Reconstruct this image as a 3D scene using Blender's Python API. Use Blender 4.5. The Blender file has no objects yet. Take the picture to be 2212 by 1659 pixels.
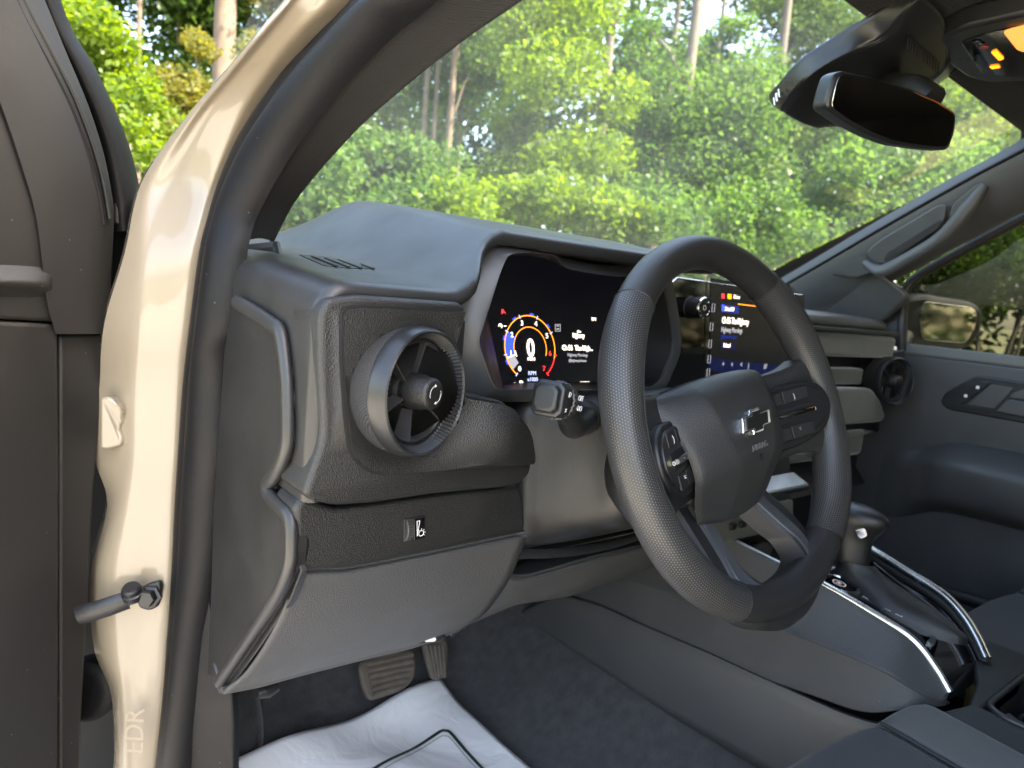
import bpy, bmesh, math, random
import numpy as np
from mathutils import Vector, Matrix

random.seed(7)
rng = np.random.default_rng(7)
scene = bpy.context.scene
R = math.radians

# ---------------------------------------------------------------- camera
FPX, CX, CY = 1534.0, 1106.0, 829.5            # phone main lens, in pixels of a 2212 px wide frame
YAW, PITCH, ROLL = R(39.3), R(-7.65), R(5.4)
CAM = Vector((-.634, -.404, 1.363))
_f = Vector((math.sin(YAW)*math.cos(PITCH), math.cos(YAW)*math.cos(PITCH), math.sin(PITCH)))
_r = Vector((math.cos(YAW), -math.sin(YAW), 0))
_u = _r.cross(_f)
RT = math.cos(ROLL)*_r + math.sin(ROLL)*_u
UP = -math.sin(ROLL)*_r + math.cos(ROLL)*_u
FW = _f
cam_data = bpy.data.cameras.new('camera')
cam = bpy.data.objects.new('camera', cam_data)
scene.collection.objects.link(cam)
M3 = Matrix((RT, UP, -FW)).transposed()
cam.matrix_world = Matrix.Translation(CAM) @ M3.to_4x4()
cam_data.sensor_width = 36.0
cam_data.lens = FPX/2212*36
cam_data.clip_start = .01
cam_data.clip_end = 600
cam_data.dof.use_dof = True
cam_data.dof.focus_distance = .64
cam_data.dof.aperture_fstop = 8.5
scene.camera = cam

# ---------------------------------------------------------------- sky, sun, exposure
world = bpy.data.worlds.new('World'); scene.world = world; world.use_nodes = True
SUN_EL, SUN_AZ = R(50), R(152)                   # azimuth measured clockwise from +Y (ahead of the truck)
wn = world.node_tree.nodes; wl = world.node_tree.links
bg = wn['Background']
sky = wn.new('ShaderNodeTexSky'); sky.sky_type = 'NISHITA'; sky.sun_disc = False
sky.sun_elevation = SUN_EL; sky.sun_rotation = SUN_AZ
sky.air_density = 1.0; sky.dust_density = 3.0; sky.ozone_density = 1.0
wl.new(sky.outputs[0], bg.inputs[0]); bg.inputs[1].default_value = .15
sun_d = bpy.data.lights.new('sun', 'SUN'); sun_d.energy = 2.7; sun_d.angle = R(.55); sun_d.color = (1, .95, .86)
sun = bpy.data.objects.new('sun', sun_d); scene.collection.objects.link(sun)
sdir = Vector((math.sin(SUN_AZ)*math.cos(SUN_EL), math.cos(SUN_AZ)*math.cos(SUN_EL), math.sin(SUN_EL)))
sun.rotation_euler = sdir.to_track_quat('Z', 'Y').to_euler()
sun.location = sdir*30
scene.view_settings.view_transform = 'Standard'
scene.view_settings.look = 'None'
scene.view_settings.exposure = 3.5
scene.view_settings.use_white_balance = True          # phone white balance for shade
scene.view_settings.white_balance_temperature = 7500
scene.view_settings.gamma = 1.0
scene.cycles.max_bounces = 6
scene.cycles.diffuse_bounces = 3
scene.cycles.glossy_bounces = 3
scene.cycles.transmission_bounces = 4
scene.cycles.transparent_max_bounces = 10

# ---------------------------------------------------------------- helpers: measuring, meshes
def ray(u, v):
    return RT*((u-CX)/FPX) - UP*((v-CY)/FPX) + FW
def P(u, v, x=None, y=None, z=None):
    d = ray(u, v)
    if x is not None: t = (x-CAM.x)/d.x
    elif y is not None: t = (y-CAM.y)/d.y
    else: t = (z-CAM.z)/d.z
    return CAM + d*t
def PP(u, v, pl):
    o, n = Vector(pl[0]), Vector(pl[1]); d = ray(u, v)
    return CAM + d*((o-CAM).dot(n)/d.dot(n))
def PL(pts, **k): return [P(u, v, **k) for u, v in pts]
def PPL(pts, pl): return [PP(u, v, pl) for u, v in pts]

COL = scene.collection
def link(name, me, m=None, parent=None, smooth=True, sharp=40):
    o = bpy.data.objects.new(name, me); COL.objects.link(o)
    if m is not None: me.materials.append(m)
    if smooth:
        me.shade_smooth()
        if sharp: me.set_sharp_from_angle(angle=R(sharp))
    if parent is not None:
        o.parent = parent
        o.matrix_parent_inverse = parent.matrix_world.inverted() if parent.type != 'EMPTY' else Matrix.Translation(parent.location).inverted()
    return o
def tag(o, label, cat, group=None):
    o['label'] = label; o['category'] = cat
    if group: o['group'] = group
    return o
def thing(name, label, cat, loc, group=None):
    o = bpy.data.objects.new(name, None); COL.objects.link(o)
    o.location = loc; o.empty_display_size = .05
    return tag(o, label, cat, group)
def mesh(name, vs, fs, m=None, parent=None, smooth=True, sharp=40, bev=0, seg=3, uv=None):
    me = bpy.data.meshes.new(name)
    me.from_pydata([tuple(v) for v in vs], [], fs)
    me.validate(); me.update()
    if uv is not None:
        ul = me.uv_layers.new(name='UVMap')
        for lp in me.loops: ul.data[lp.index].uv = uv[lp.vertex_index]
    o = link(name, me, m, parent, smooth, sharp)
    if bev:
        b = o.modifiers.new('bevel', 'BEVEL'); b.width = bev; b.segments = seg; b.limit_method = 'ANGLE'; b.angle_limit = R(35); b.harden_normals = False
        for p in me.polygons: p.use_smooth = True
    return o
def fillet(pts, r, n=5):
    """round the corners of a closed outline; r = number or list"""
    out = []; N = len(pts)
    for i, p in enumerate(pts):
        rr = r[i] if isinstance(r, (list, tuple)) else r
        a, b = pts[i-1], pts[(i+1) % N]
        da, db = (a-p).length, (b-p).length
        d = min(rr, da*.48, db*.48)
        if d < 1e-5: out.append(p); continue
        s, e = p+(a-p)*(d/da), p+(b-p)*(d/db)
        for k in range(n+1):
            t = k/n
            out.append(s*(1-t)**2 + p*2*t*(1-t) + e*t*t)
    return out
def slab(name, pts, n, th, m, parent=None, bev=.003, fil=0, seg=3):
    """closed outline (front face) extruded by th against the normal n, edges rounded"""
    pts = [Vector(p) for p in pts]; n = Vector(n).normalized()
    if fil: pts = fillet(pts, fil)
    N = len(pts)
    nn = Vector((0, 0, 0))
    for i in range(N): nn += pts[i].cross(pts[(i+1) % N])
    if nn.dot(n) < 0: pts.reverse()
    vs = pts + [p - n*th for p in pts]
    fs = [list(range(N)), list(range(2*N-1, N-1, -1))] + [[i, i+N, (i+1) % N+N, (i+1) % N] for i in range(N)]
    return mesh(name, vs, fs, m, parent, bev=bev, seg=seg, sharp=60)
def cr(pts, n, closed=False):
    """Catmull-Rom through pts, n samples per span"""
    pts = [Vector(p) for p in pts]; N = len(pts); out = []
    def g(i):
        if closed: return pts[i % N]
        if i < 0: return pts[0]*2-pts[1]
        if i >= N: return pts[-1]*2-pts[-2]
        return pts[i]
    for i in range(N if closed else N-1):
        a, b, c, d = g(i-1), g(i), g(i+1), g(i+2)
        for k in range(n):
            t = k/n; t2 = t*t; t3 = t2*t
            out.append(.5*(b*2 + (c-a)*t + (a*2-b*5+c*4-d)*t2 + (b*3-a-c*3+d)*t3))
    if not closed: out.append(pts[-1].copy())
    return out
def grid_mesh(name, G, m, parent=None, closed_u=False, closed_v=False, th=0, sharp=50, flip=False, uv=None):
    nr, nc = len(G), len(G[0]); vs = [p for r in G for p in r]; fs = []
    for i in range(nr if closed_u else nr-1):
        for j in range(nc if closed_v else nc-1):
            a, b = i*nc+j, i*nc+(j+1) % nc
            c, d = ((i+1) % nr)*nc+(j+1) % nc, ((i+1) % nr)*nc+j
            fs.append([a, d, c, b] if flip else [a, b, c, d])
    o = mesh(name, vs, fs, m, parent, sharp=sharp, uv=uv)
    if th:
        s = o.modifiers.new('solid', 'SOLIDIFY'); s.thickness = abs(th); s.offset = -1 if th > 0 else 1
    return o
def loft(name, rows, m, parent=None, nu=6, nv=6, th=0, sharp=50, flip=False):
    rows = [cr(r, nv) if nv > 1 else [Vector(p) for p in r] for r in rows]
    if nu > 1:
        cols = [cr([r[j] for r in rows], nu) for j in range(len(rows[0]))]
        G = [[c[i] for c in cols] for i in range(len(cols[0]))]
    else: G = rows
    return grid_mesh(name, G, m, parent, th=th, sharp=sharp, flip=flip)
def tube(name, path, rad, m, parent=None, closed=False, ns=14, up=None, aspect=1.0, cap=True, n=0):
    """sweep a round (or elliptic) section; rad number or list; up = section's second axis hint"""
    path = [Vector(p) for p in path]
    rl = list(rad) if isinstance(rad, (list, tuple)) else [rad]*len(path)
    if n:
        rv = cr([Vector((a, 0, 0)) for a in rl], n, closed); path = cr(path, n, closed); rl = [a.x for a in rv]
    N = len(path); G = []; uv = []; L = 0
    pu = None
    for i, p in enumerate(path):
        a = path[i-1] if (closed or i) else path[0]
        b = path[(i+1) % N] if (closed or i < N-1) else path[-1]
        t = (b-a).normalized()
        h = Vector(up) if up is not None else (pu if pu is not None else Vector((0, 0, 1) if abs(t.z) < .9 else (1, 0, 0)))
        s = h - t*h.dot(t); s.normalize(); pu = s
        w = t.cross(s)
        if i: L += (p-path[i-1]).length
        row = []
        for k in range(ns):
            an = 2*math.pi*k/ns
            row.append(p + (w*math.cos(an) + s*math.sin(an)*aspect)*rl[i]); uv.append((L, k/ns*2*math.pi*rl[i]))
        G.append(row)
    o_vs = [q for r in G for q in r]; fs = []
    for i in range(N if closed else N-1):
        for j in range(ns):
            fs.append([i*ns+j, i*ns+(j+1) % ns, ((i+1) % N)*ns+(j+1) % ns, ((i+1) % N)*ns+j])
    if cap and not closed:
        fs.append(list(range(ns-1, -1, -1))); fs.append([(N-1)*ns+j for j in range(ns)])
    return mesh(name, o_vs, fs, m, parent, sharp=60, uv=uv)
def revolve(name, prof, o, ax, m, parent=None, n=48, sharp=35, rfun=None):
    """prof: (radius, height along ax)"""
    o = Vector(o); ax = Vector(ax).normalized()
    e1 = ax.cross(Vector((0, 0, 1)) if abs(ax.z) < .9 else Vector((1, 0, 0))).normalized(); e2 = ax.cross(e1)
    G = []
    for r, h in prof:
        G.append([o + ax*h + (e1*math.cos(2*math.pi*k/n) + e2*math.sin(2*math.pi*k/n))*(r + (rfun(r, h, k) if rfun else 0)) for k in range(n)])
    return grid_mesh(name, G, m, parent, closed_v=True, sharp=sharp, flip=True)
def box(name, c, s, m, parent=None, bev=.002, ax=None):
    """box centred at c with full sizes s along axes ax (3 vectors)"""
    ax = ax or (Vector((1, 0, 0)), Vector((0, 1, 0)), Vector((0, 0, 1)))
    c = Vector(c); vs = []
    for i in (-1, 1):
        for j in (-1, 1):
            for k in (-1, 1): vs.append(c + ax[0]*(i*s[0]/2) + ax[1]*(j*s[1]/2) + ax[2]*(k*s[2]/2))
    fs = [[0, 1, 3, 2], [4, 6, 7, 5], [0, 4, 5, 1], [2, 3, 7, 6], [0, 2, 6, 4], [1, 5, 7, 3]]
    return mesh(name, vs, fs, m, parent, bev=bev, sharp=60)
def text(name, s, o, ex, ey, size, m, parent=None, align='CENTER', ext=.0002, sx=1.0, bold=0.0):
    cu = bpy.data.curves.new('t', 'FONT'); cu.body = s; cu.size = size; cu.align_x = align; cu.align_y = 'CENTER'; cu.extrude = ext
    cu.resolution_u = 3; cu.offset = bold
    ob = bpy.data.objects.new('t', cu); COL.objects.link(ob)
    dg = bpy.context.evaluated_depsgraph_get()
    me = bpy.data.meshes.new_from_object(ob.evaluated_get(dg)); bpy.data.objects.remove(ob)
    ex = Vector(ex).normalized()*sx; ey = Vector(ey).normalized(); ez = ex.normalized().cross(ey)
    Mx = Matrix((ex, ey, ez)).transposed().to_4x4(); Mx.translation = Vector(o)
    me.transform(Mx)
    return link(name, me, m, parent, smooth=False)
def ring2d(name, f, a0, a1, r0, r1, m, parent, n=48, lift=0):
    """flat arc band in a display frame f(a,b,lift)"""
    vs = []; fs = []
    for k in range(n+1):
        an = a0+(a1-a0)*k/n
        vs += [f(r0*math.cos(an), r0*math.sin(an), lift), f(r1*math.cos(an), r1*math.sin(an), lift)]
    for k in range(n): fs.append([2*k, 2*k+1, 2*k+3, 2*k+2])
    return mesh(name, vs, fs, m, parent, smooth=False)

# ---------------------------------------------------------------- materials
def newmat(name):
    m = bpy.data.materials.new(name); m.use_nodes = True
    return m, m.node_tree.nodes, m.node_tree.links, m.node_tree.nodes['Principled BSDF']
def plastic(name, col, rough=.5, grain=0, gscale=700, spec=.5, metal=0, coat=0, var=.0, vscale=14, kind='voronoi', dirt=0, sheen=0):
    m, N, L, b = newmat(name)
    b.inputs['Base Color'].default_value = (*col, 1); b.inputs['Roughness'].default_value = rough
    b.inputs['Specular IOR Level'].default_value = spec; b.inputs['Metallic'].default_value = metal
    b.inputs['Coat Weight'].default_value = coat; b.inputs['Coat Roughness'].default_value = .06
    if sheen: b.inputs['Sheen Weight'].default_value = sheen; b.inputs['Sheen Roughness'].default_value = .4
    tc = N.new('ShaderNodeTexCoord')
    if grain:
        if kind == 'voronoi':
            t = N.new('ShaderNodeTexVoronoi'); t.feature = 'F1'; t.inputs['Scale'].default_value = gscale; o = t.outputs['Distance']
        elif kind == 'weave':
            a = N.new('ShaderNodeTexWave'); a.inputs['Scale'].default_value = gscale; a.bands_direction = 'DIAGONAL'
            c = N.new('ShaderNodeTexWave'); c.inputs['Scale'].default_value = gscale*.9; c.bands_direction = 'Z'
            L.new(tc.outputs['Object'], a.inputs[0]); L.new(tc.outputs['Object'], c.inputs[0])
            t = N.new('ShaderNodeMath'); t.operation = 'MULTIPLY'; L.new(a.outputs['Fac'], t.inputs[0]); L.new(c.outputs['Fac'], t.inputs[1]); o = t.outputs[0]
        else:
            t = N.new('ShaderNodeTexNoise'); t.inputs['Scale'].default_value = gscale; t.inputs['Detail'].default_value = 3; o = t.outputs['Fac']
        if kind != 'weave': L.new(tc.outputs['Object'], t.inputs['Vector'])
        bp = N.new('ShaderNodeBump'); bp.inputs['Strength'].default_value = grain; bp.inputs['Distance'].default_value = .0012
        L.new(o, bp.inputs['Height']); L.new(bp.outputs[0], b.inputs['Normal'])
    # slow unevenness of roughness and colour (handling, dust)
    nz = N.new('ShaderNodeTexNoise'); nz.inputs['Scale'].default_value = vscale; nz.inputs['Detail'].default_value = 5
    L.new(tc.outputs['Object'], nz.inputs['Vector'])
    mr = N.new('ShaderNodeMapRange'); mr.inputs[1].default_value = .3; mr.inputs[2].default_value = .7
    mr.inputs[3].default_value = max(0, rough-.06); mr.inputs[4].default_value = min(1, rough+.07)
    L.new(nz.outputs['Fac'], mr.inputs[0]); L.new(mr.outputs[0], b.inputs['Roughness'])
    if var or dirt:
        mx = N.new('ShaderNodeMix'); mx.data_type = 'RGBA'
        mx.inputs[6].default_value = (*[c*(1-var) for c in col], 1); mx.inputs[7].default_value = (*[min(1, c*(1+var)) for c in col], 1)
        L.new(nz.outputs['Fac'], mx.inputs[0]); src = mx.outputs[2]
        if dirt:   # fine pale dust specks
            v = N.new('ShaderNodeTexVoronoi'); v.inputs['Scale'].default_value = 55
            L.new(tc.outputs['Object'], v.inputs['Vector'])
            lt = N.new('ShaderNodeMath'); lt.operation = 'LESS_THAN'; lt.inputs[1].default_value = .035
            L.new(v.outputs['Distance'], lt.inputs[0])
            mu = N.new('ShaderNodeMath'); mu.operation = 'MULTIPLY'; mu.inputs[1].default_value = dirt; L.new(lt.outputs[0], mu.inputs[0])
            m2 = N.new('ShaderNodeMix'); m2.data_type = 'RGBA'; m2.inputs[7].default_value = (.4, .38, .34, 1)
            L.new(mu.outputs[0], m2.inputs[0]); L.new(src, m2.inputs[6]); src = m2.outputs[2]
        L.new(src, b.inputs['Base Color'])
    return m
def emit(name, col, s=1.0):
    m, N, L, b = newmat(name)
    b.inputs['Base Color'].default_value = (.01, .01, .01, 1); b.inputs['Roughness'].default_value = .25
    b.inputs['Emission Color'].default_value = (*col, 1); b.inputs['Emission Strength'].default_value = s
    return m

MAT = {}
MAT['grain'] = plastic('grained_black_plastic', (.0100, .0100, .0096), .38, .42, 1050, var=.15, dirt=.15)
MAT['pad'] = plastic('soft_grained_dash_pad', (.017, .017, .0168), .40, .12, 1400, spec=.5, var=.15, kind='noise')
MAT['soft'] = plastic('smooth_charcoal_plastic', (.0105, .0105, .0105), .42, .15, 1000, var=.12, dirt=.15)
MAT['knee'] = plastic('knee_panel_plastic', (.050, .0495, .049), .46, .4, 900, var=.12)
MAT['satin'] = plastic('satin_grey_plastic', (.013, .0135, .0145), .33, .05, 1200, var=.1)
MAT['matte'] = plastic('matte_black_plastic', (.012, .012, .012), .55, .1, 900)
MAT['deep'] = plastic('deep_black_plastic', (.006, .006, .006), .6)
MAT['piano'] = plastic('piano_black', (.004, .004, .004), .06, coat=.5)
MAT['rubber'] = plastic('rubber_seal', (.0045, .0045, .005), .55, .25, 300, spec=.22, var=.25, dirt=.3, kind='noise')
MAT['fabric'] = plastic('woven_pillar_fabric', (.020, .019, .019), .85, 1.0, 420, kind='weave')
MAT['cloth'] = plastic('seat_cloth', (.060, .062, .060), .9, .5, 900, kind='noise', var=.2, sheen=.15)
MAT['clothdark'] = plastic('seat_cloth_ribbed', (.036, .036, .037), .92, .6, 900, kind='noise', sheen=.1, var=.2)
MAT['carpet'] = plastic('footwell_carpet', (.045, .045, .046), .95, 1.0, 300, kind='noise', var=.7, vscale=55, sheen=.3, dirt=.2)
MAT['leather'] = plastic('smooth_leather', (.019, .019, .0188), .36, .3, 1000, var=.15)
MAT['hub'] = plastic('airbag_cover', (.030, .030, .030), .40, .28, 1000, var=.12)
MAT['suede'] = plastic('suede_panel', (.075, .078, .062), .75, .4, 260, kind='noise', var=.3, vscale=30, sheen=.4)
MAT['chrome'] = plastic('chrome', (.72, .73, .74), .12, metal=1)
MAT['satinchrome'] = plastic('satin_chrome', (.62, .64, .64), .26, metal=1)
MAT['steel'] = plastic('black_coated_steel', (.010, .010, .011), .42, .3, 200, kind='noise')
MAT['paint'] = plastic('sand_beige_paint', (.225, .188, .136), .42, coat=.8, var=.02, vscale=5)
MAT['doortrim'] = plastic('door_trim_plastic', (.011, .0102, .0098), .5, .12, 1100, var=.3, vscale=7, dirt=.3)
MAT['headliner'] = plastic('black_headliner', (.012, .012, .012), .9, .6, 500, kind='weave')
MAT['console'] = plastic('console_plastic', (.050, .050, .051), .42, .15, 900, var=.12, dirt=.15)
MAT['bezel'] = plastic('bezel_grey_plastic', (.055, .057, .060), .36, .05, 1200, var=.08)
MAT['belt'] = plastic('belt_trim_plastic', (.10, .105, .10), .45, .05, 1200, var=.1)
MAT['white'] = plastic('white_marking', (.75, .75, .75), .5)
MAT['pedal'] = plastic('worn_pedal_rubber', (.10, .082, .065), .75, .5, 200, kind='noise', var=.6, vscale=60)
MAT['mirror'] = plastic('mirror_glass', (.5, .47, .44), .02, metal=1)
MAT['redline'] = plastic('red_scuff', (.35, .06, .05), .6)
MAT['vane'] = plastic('vent_vane_plastic', (.030, .030, .031), .36)
E_W = emit('display_white', (1, .95, .9), .32); E_O = emit('display_orange', (1, .30, .02), .32)
E_B = emit('display_blue', (.02, .06, 1), .28); E_R = emit('display_red', (1, .03, .04), .3)
E_G = emit('display_grey', (.6, .62, .75), .09); E_DB = emit('display_deep_blue', (.01, .035, .35), .08)
E_LB = emit('display_pale_blue', (.45, .55, 1), .2); E_SC = emit('display_black', (.002, .002, .004), .1)
E_DB2 = emit('display_faint_blue', (.008, .03, .3), .016)
E_A = emit('overhead_amber', (1, .22, .01), .5)
# ================================================================ dashboard
V = Vector
DB = thing('dashboard', 'black grained dashboard with round air vents behind the steering wheel', 'dashboard', (0, .3, .95))
def sst(a, b, x):
    t = min(1, max(0, (x-a)/(b-a))); return t*t*(3-2*t)
XL = -.428
def yfront(x): return .071 + .059*sst(-.30, -.235, x) + .20*sst(.10, .21, x)
def ztop(x, y):
    z = 1.356 + .052*min(1, max(0, (y-.07)/.62))*(1-.9*sst(.12, .30, x))
    def lin(a, b, x): return .75*min(1, max(0, (x-a)/(b-a))) + .25*sst(a, b, x)
    h = lin(-.310, -.224, x)*(1-lin(.14, .225, x))
    z += h*(.055 + .012*sst(.12, .36, y))*(1-sst(.42, .68, y))
    z -= .004*sst(.25, .4, x)
    return z
# one skin: outer wall -> rounded corner -> top; every column rolls over at its rear edge
XW = -.428
rc_ = .026
cols_ = [(XW, f_, -1, 0) for f_ in (0, .25, .5, .75, .97)]
for k in range(0, 9):
    a = k/8*math.pi/2; cols_.append((XW+rc_*(1-math.cos(a)), None, -math.cos(a), math.sin(a)))
cols_ += [(x, None, 0, 1) for x in np.linspace(XW+rc_+.008, .62, 96)]
G = []
ro = .009
for x, zc, nx, nz in cols_:
    yf = yfront(x); n = V((nx, 0, nz)); col = []
    def base(y):
        if zc is not None: return V((x, y, 1.194 + zc*(ztop(XW+rc_, y)-rc_-1.194)))
        return V((x, y, ztop(max(x, XW+rc_), y) - rc_*(1-nz)))
    b0 = base(yf+ro)
    lp = .015
    for d in ((.06, lp), (.004, lp-.0003)): col.append(V((b0.x, yf+d[0], b0.z)) - n*d[1])
    col.append(V((b0.x, yf+.001, b0.z)) - n*(lp-.0015))
    for k in range(7):
        a = k/6*math.pi/2
        col.append(V((b0.x, yf+ro-ro*math.cos(a), b0.z)) - n*(ro-ro*math.sin(a)))
    for y in np.linspace(yf+ro+.01, .84, 44): col.append(base(y))
    G.append(col)
grid_mesh('top_pad', G, MAT['pad'], DB, flip=True, sharp=60)
# end cap cover (seen through the open door)
capR = [(517, 653), (560, 678), (596, 704), (613, 722), (624, 800), (628, 860), (629, 950), (618, 995), (599, 1032), (583, 1052), (592, 1076), (612, 1098), (634, 1125), (637, 1180), (632, 1229), (602, 1297), (540, 1390), (479, 1478)]
capL = [(446, 1462), (450, 1380), (455, 1263), (460, 1092), (470, 943), (483, 755), (502, 643)]
XC = -.431
outl = PL(capR+capL, x=XC)
slab('end_cap_cover', outl, (-1, 0, 0), .012, MAT['soft'], DB, bev=.003)
lip = cr(PL([(u-3, v) for u, v in capR], x=XC-.001), 4)
tube('end_cap_lip', [p + V((0, .004, 0)) for p in lip], .0065, MAT['pad'], DB, ns=12, up=(1, 0, 0), aspect=.75)
slab('end_cap_backing', PL([(637, 1190), (650, 1236), (626, 1299), (566, 1392), (498, 1486), (470, 1466), (560, 1340), (600, 1250)], x=-.4262), (-1, 0, 0), .006, MAT['soft'], DB, bev=.001)
# shell behind the cover so that nothing is hollow
slab('dash_core', [V((XL+.012, .35, 1.33)), V((XL+.012, .35, 1.06)), V((XL+.012, .30, 1.0)), V((XL+.012, .62, .985)), V((XL+.012, .80, 1.33))], (-1, 0, 0), 1.42, MAT['deep'], DB, bev=0)
CORE_END = slab('dash_core_end', [V((XL+.012, .12, 1.33)), V((XL+.012, .12, 1.13)), V((XL+.012, .25, .985)), V((XL+.012, .40, .985)), V((XL+.012, .40, 1.33))], (-1, 0, 0), .15, MAT['deep'], DB, bev=0)

# vent panel: outer bezel and inner field
bez = [(690, 676), (706, 645), (774, 637), (1001, 654), (1003, 700), (975, 762), (993, 848), (1061, 862), (1095, 869), (1136, 933), (1152, 985), (1150, 1008), (1146, 1026), (1119, 1052), (945, 1068), (808, 1088), (722, 1095), (671, 1081), (656, 1068), (699, 944), (695, 868), (690, 779)]
BEZEL = slab('vent_bezel', fillet(PL(bez, y=.064), [.006, .012, .0, 0, .0, .01, .01, .01, .012, .02, .02, .0, .008, .012, 0, 0, .01, 0, .008, .014, .0, 0], 5), (0, -1, 0), .05, MAT['grain'], DB, bev=.007, seg=5)
inn = [(1003, 666), (774, 659), (733, 662), (733, 779), (741, 899), (752, 985), (800, 1028), (945, 1020), (1151, 1001), (1150, 984), (1136, 933), (1095, 872), (1061, 866), (993, 850), (975, 765)]
pin = fillet(PL(inn, y=.0632), [0, 0, .018, 0, 0, .01, .022, 0, .004, .01, .012, .012, .008, .01, .008], 6)
GROOVE = slab('vent_panel_groove', [p+V((0, .0005, 0)) for p in pin], (0, -1, 0), .004, MAT['deep'], DB, bev=0)
cc = sum(pin, V())/len(pin)
pin2 = [p + (cc-p).normalized()*.0026 + V((0, -.0022, 0)) for p in pin]
# crater: the field sinks towards the vent drum and swells on its lower right
VC = P(905, 850, y=.045)
def yfield(x, z):
    d = math.hypot(x-VC.x-.01, z-VC.z)
    y = .0615 - .003*sst(.05, .07, d)*(1 if z < VC.z else .3)
    y -= .013*math.exp(-(((x-P(1075, 960, y=.063).x)/.035)**2+((z-P(1075, 940, y=.063).z)/.03)**2))
    return y
from mathutils.geometry import delaunay_2d_cdt
P2 = [V((p.x, p.z)).to_2d() if False else Vector((p.x, p.z)) for p in pin2]
def inside(x, z):
    c = False; n = len(P2)
    for i in range(n):
        a, b = P2[i], P2[i-1]
        if (a.y > z) != (b.y > z) and x < (b.x-a.x)*(z-a.y)/(b.y-a.y)+a.x: c = not c
    return c
nb_ = len(P2); allp = list(P2)
for x in np.arange(min(p.x for p in P2), max(p.x for p in P2), .005):
    for z in np.arange(min(p.y for p in P2), max(p.y for p in P2), .005):
        if inside(x, z) and min((Vector((x, z))-q).length for q in P2) > .003: allp.append(Vector((x, z)))
cv, ce, cf, _, _, _ = delaunay_2d_cdt(allp, [(i, (i+1) % nb_) for i in range(nb_)], [], 1, 1e-5)
bm = bmesh.new()
vv = [bm.verts.new((p.x, .06, p.y)) for p in cv]
for f in cf: bm.faces.new([vv[i] for i in f])
bnd = {v for e in bm.edges if e.is_boundary for v in e.verts}
for v in bm.verts:
    v.co.y = yfield(v.co.x, v.co.z)
ret = bmesh.ops.extrude_edge_only(bm, edges=[e for e in bm.edges if e.is_boundary])
for v in ret['geom']:
    if isinstance(v, bmesh.types.BMVert): v.co.y += .006
bmesh.ops.recalc_face_normals(bm, faces=bm.faces[:])
VAX = V((math.sin(R(20)), -math.cos(R(20)), .03)).normalized(); VCEN = P(914, 848, y=.050); VR = .0505
def axdist(p):
    q = V(p) - VCEN; return (q - VAX*q.dot(VAX)).length
bmesh.ops.delete(bm, geom=[v for v in bm.verts if axdist(v.co) < VR*.88], context='VERTS')
me = bpy.data.meshes.new('vent_panel'); bm.to_mesh(me); bm.free()
link('vent_panel', me, MAT['grain'], DB, sharp=50)

def punch(o, c, ax, r, d):
    """cut a round hole through an object (boolean, applied)"""
    ct = revolve('cut', [(.0001, -d), (r, -d), (r, d), (.0001, d)], c, ax, MAT['deep'], None, n=40)
    b = o.modifiers.new('cut', 'BOOLEAN'); b.object = ct; b.operation = 'DIFFERENCE'; b.solver = 'EXACT'
    dg = bpy.context.evaluated_depsgraph_get(); me = bpy.data.meshes.new_from_object(o.evaluated_get(dg))
    o.modifiers.clear(); o.data = me; me.set_sharp_from_angle(angle=R(60))
    bpy.data.objects.remove(ct)
punch(BEZEL, VCEN, VAX, VR*.90, .12); punch(GROOVE, VCEN, VAX, VR*.90, .12); punch(CORE_END, VCEN, VAX, VR*.90, .07)
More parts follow.
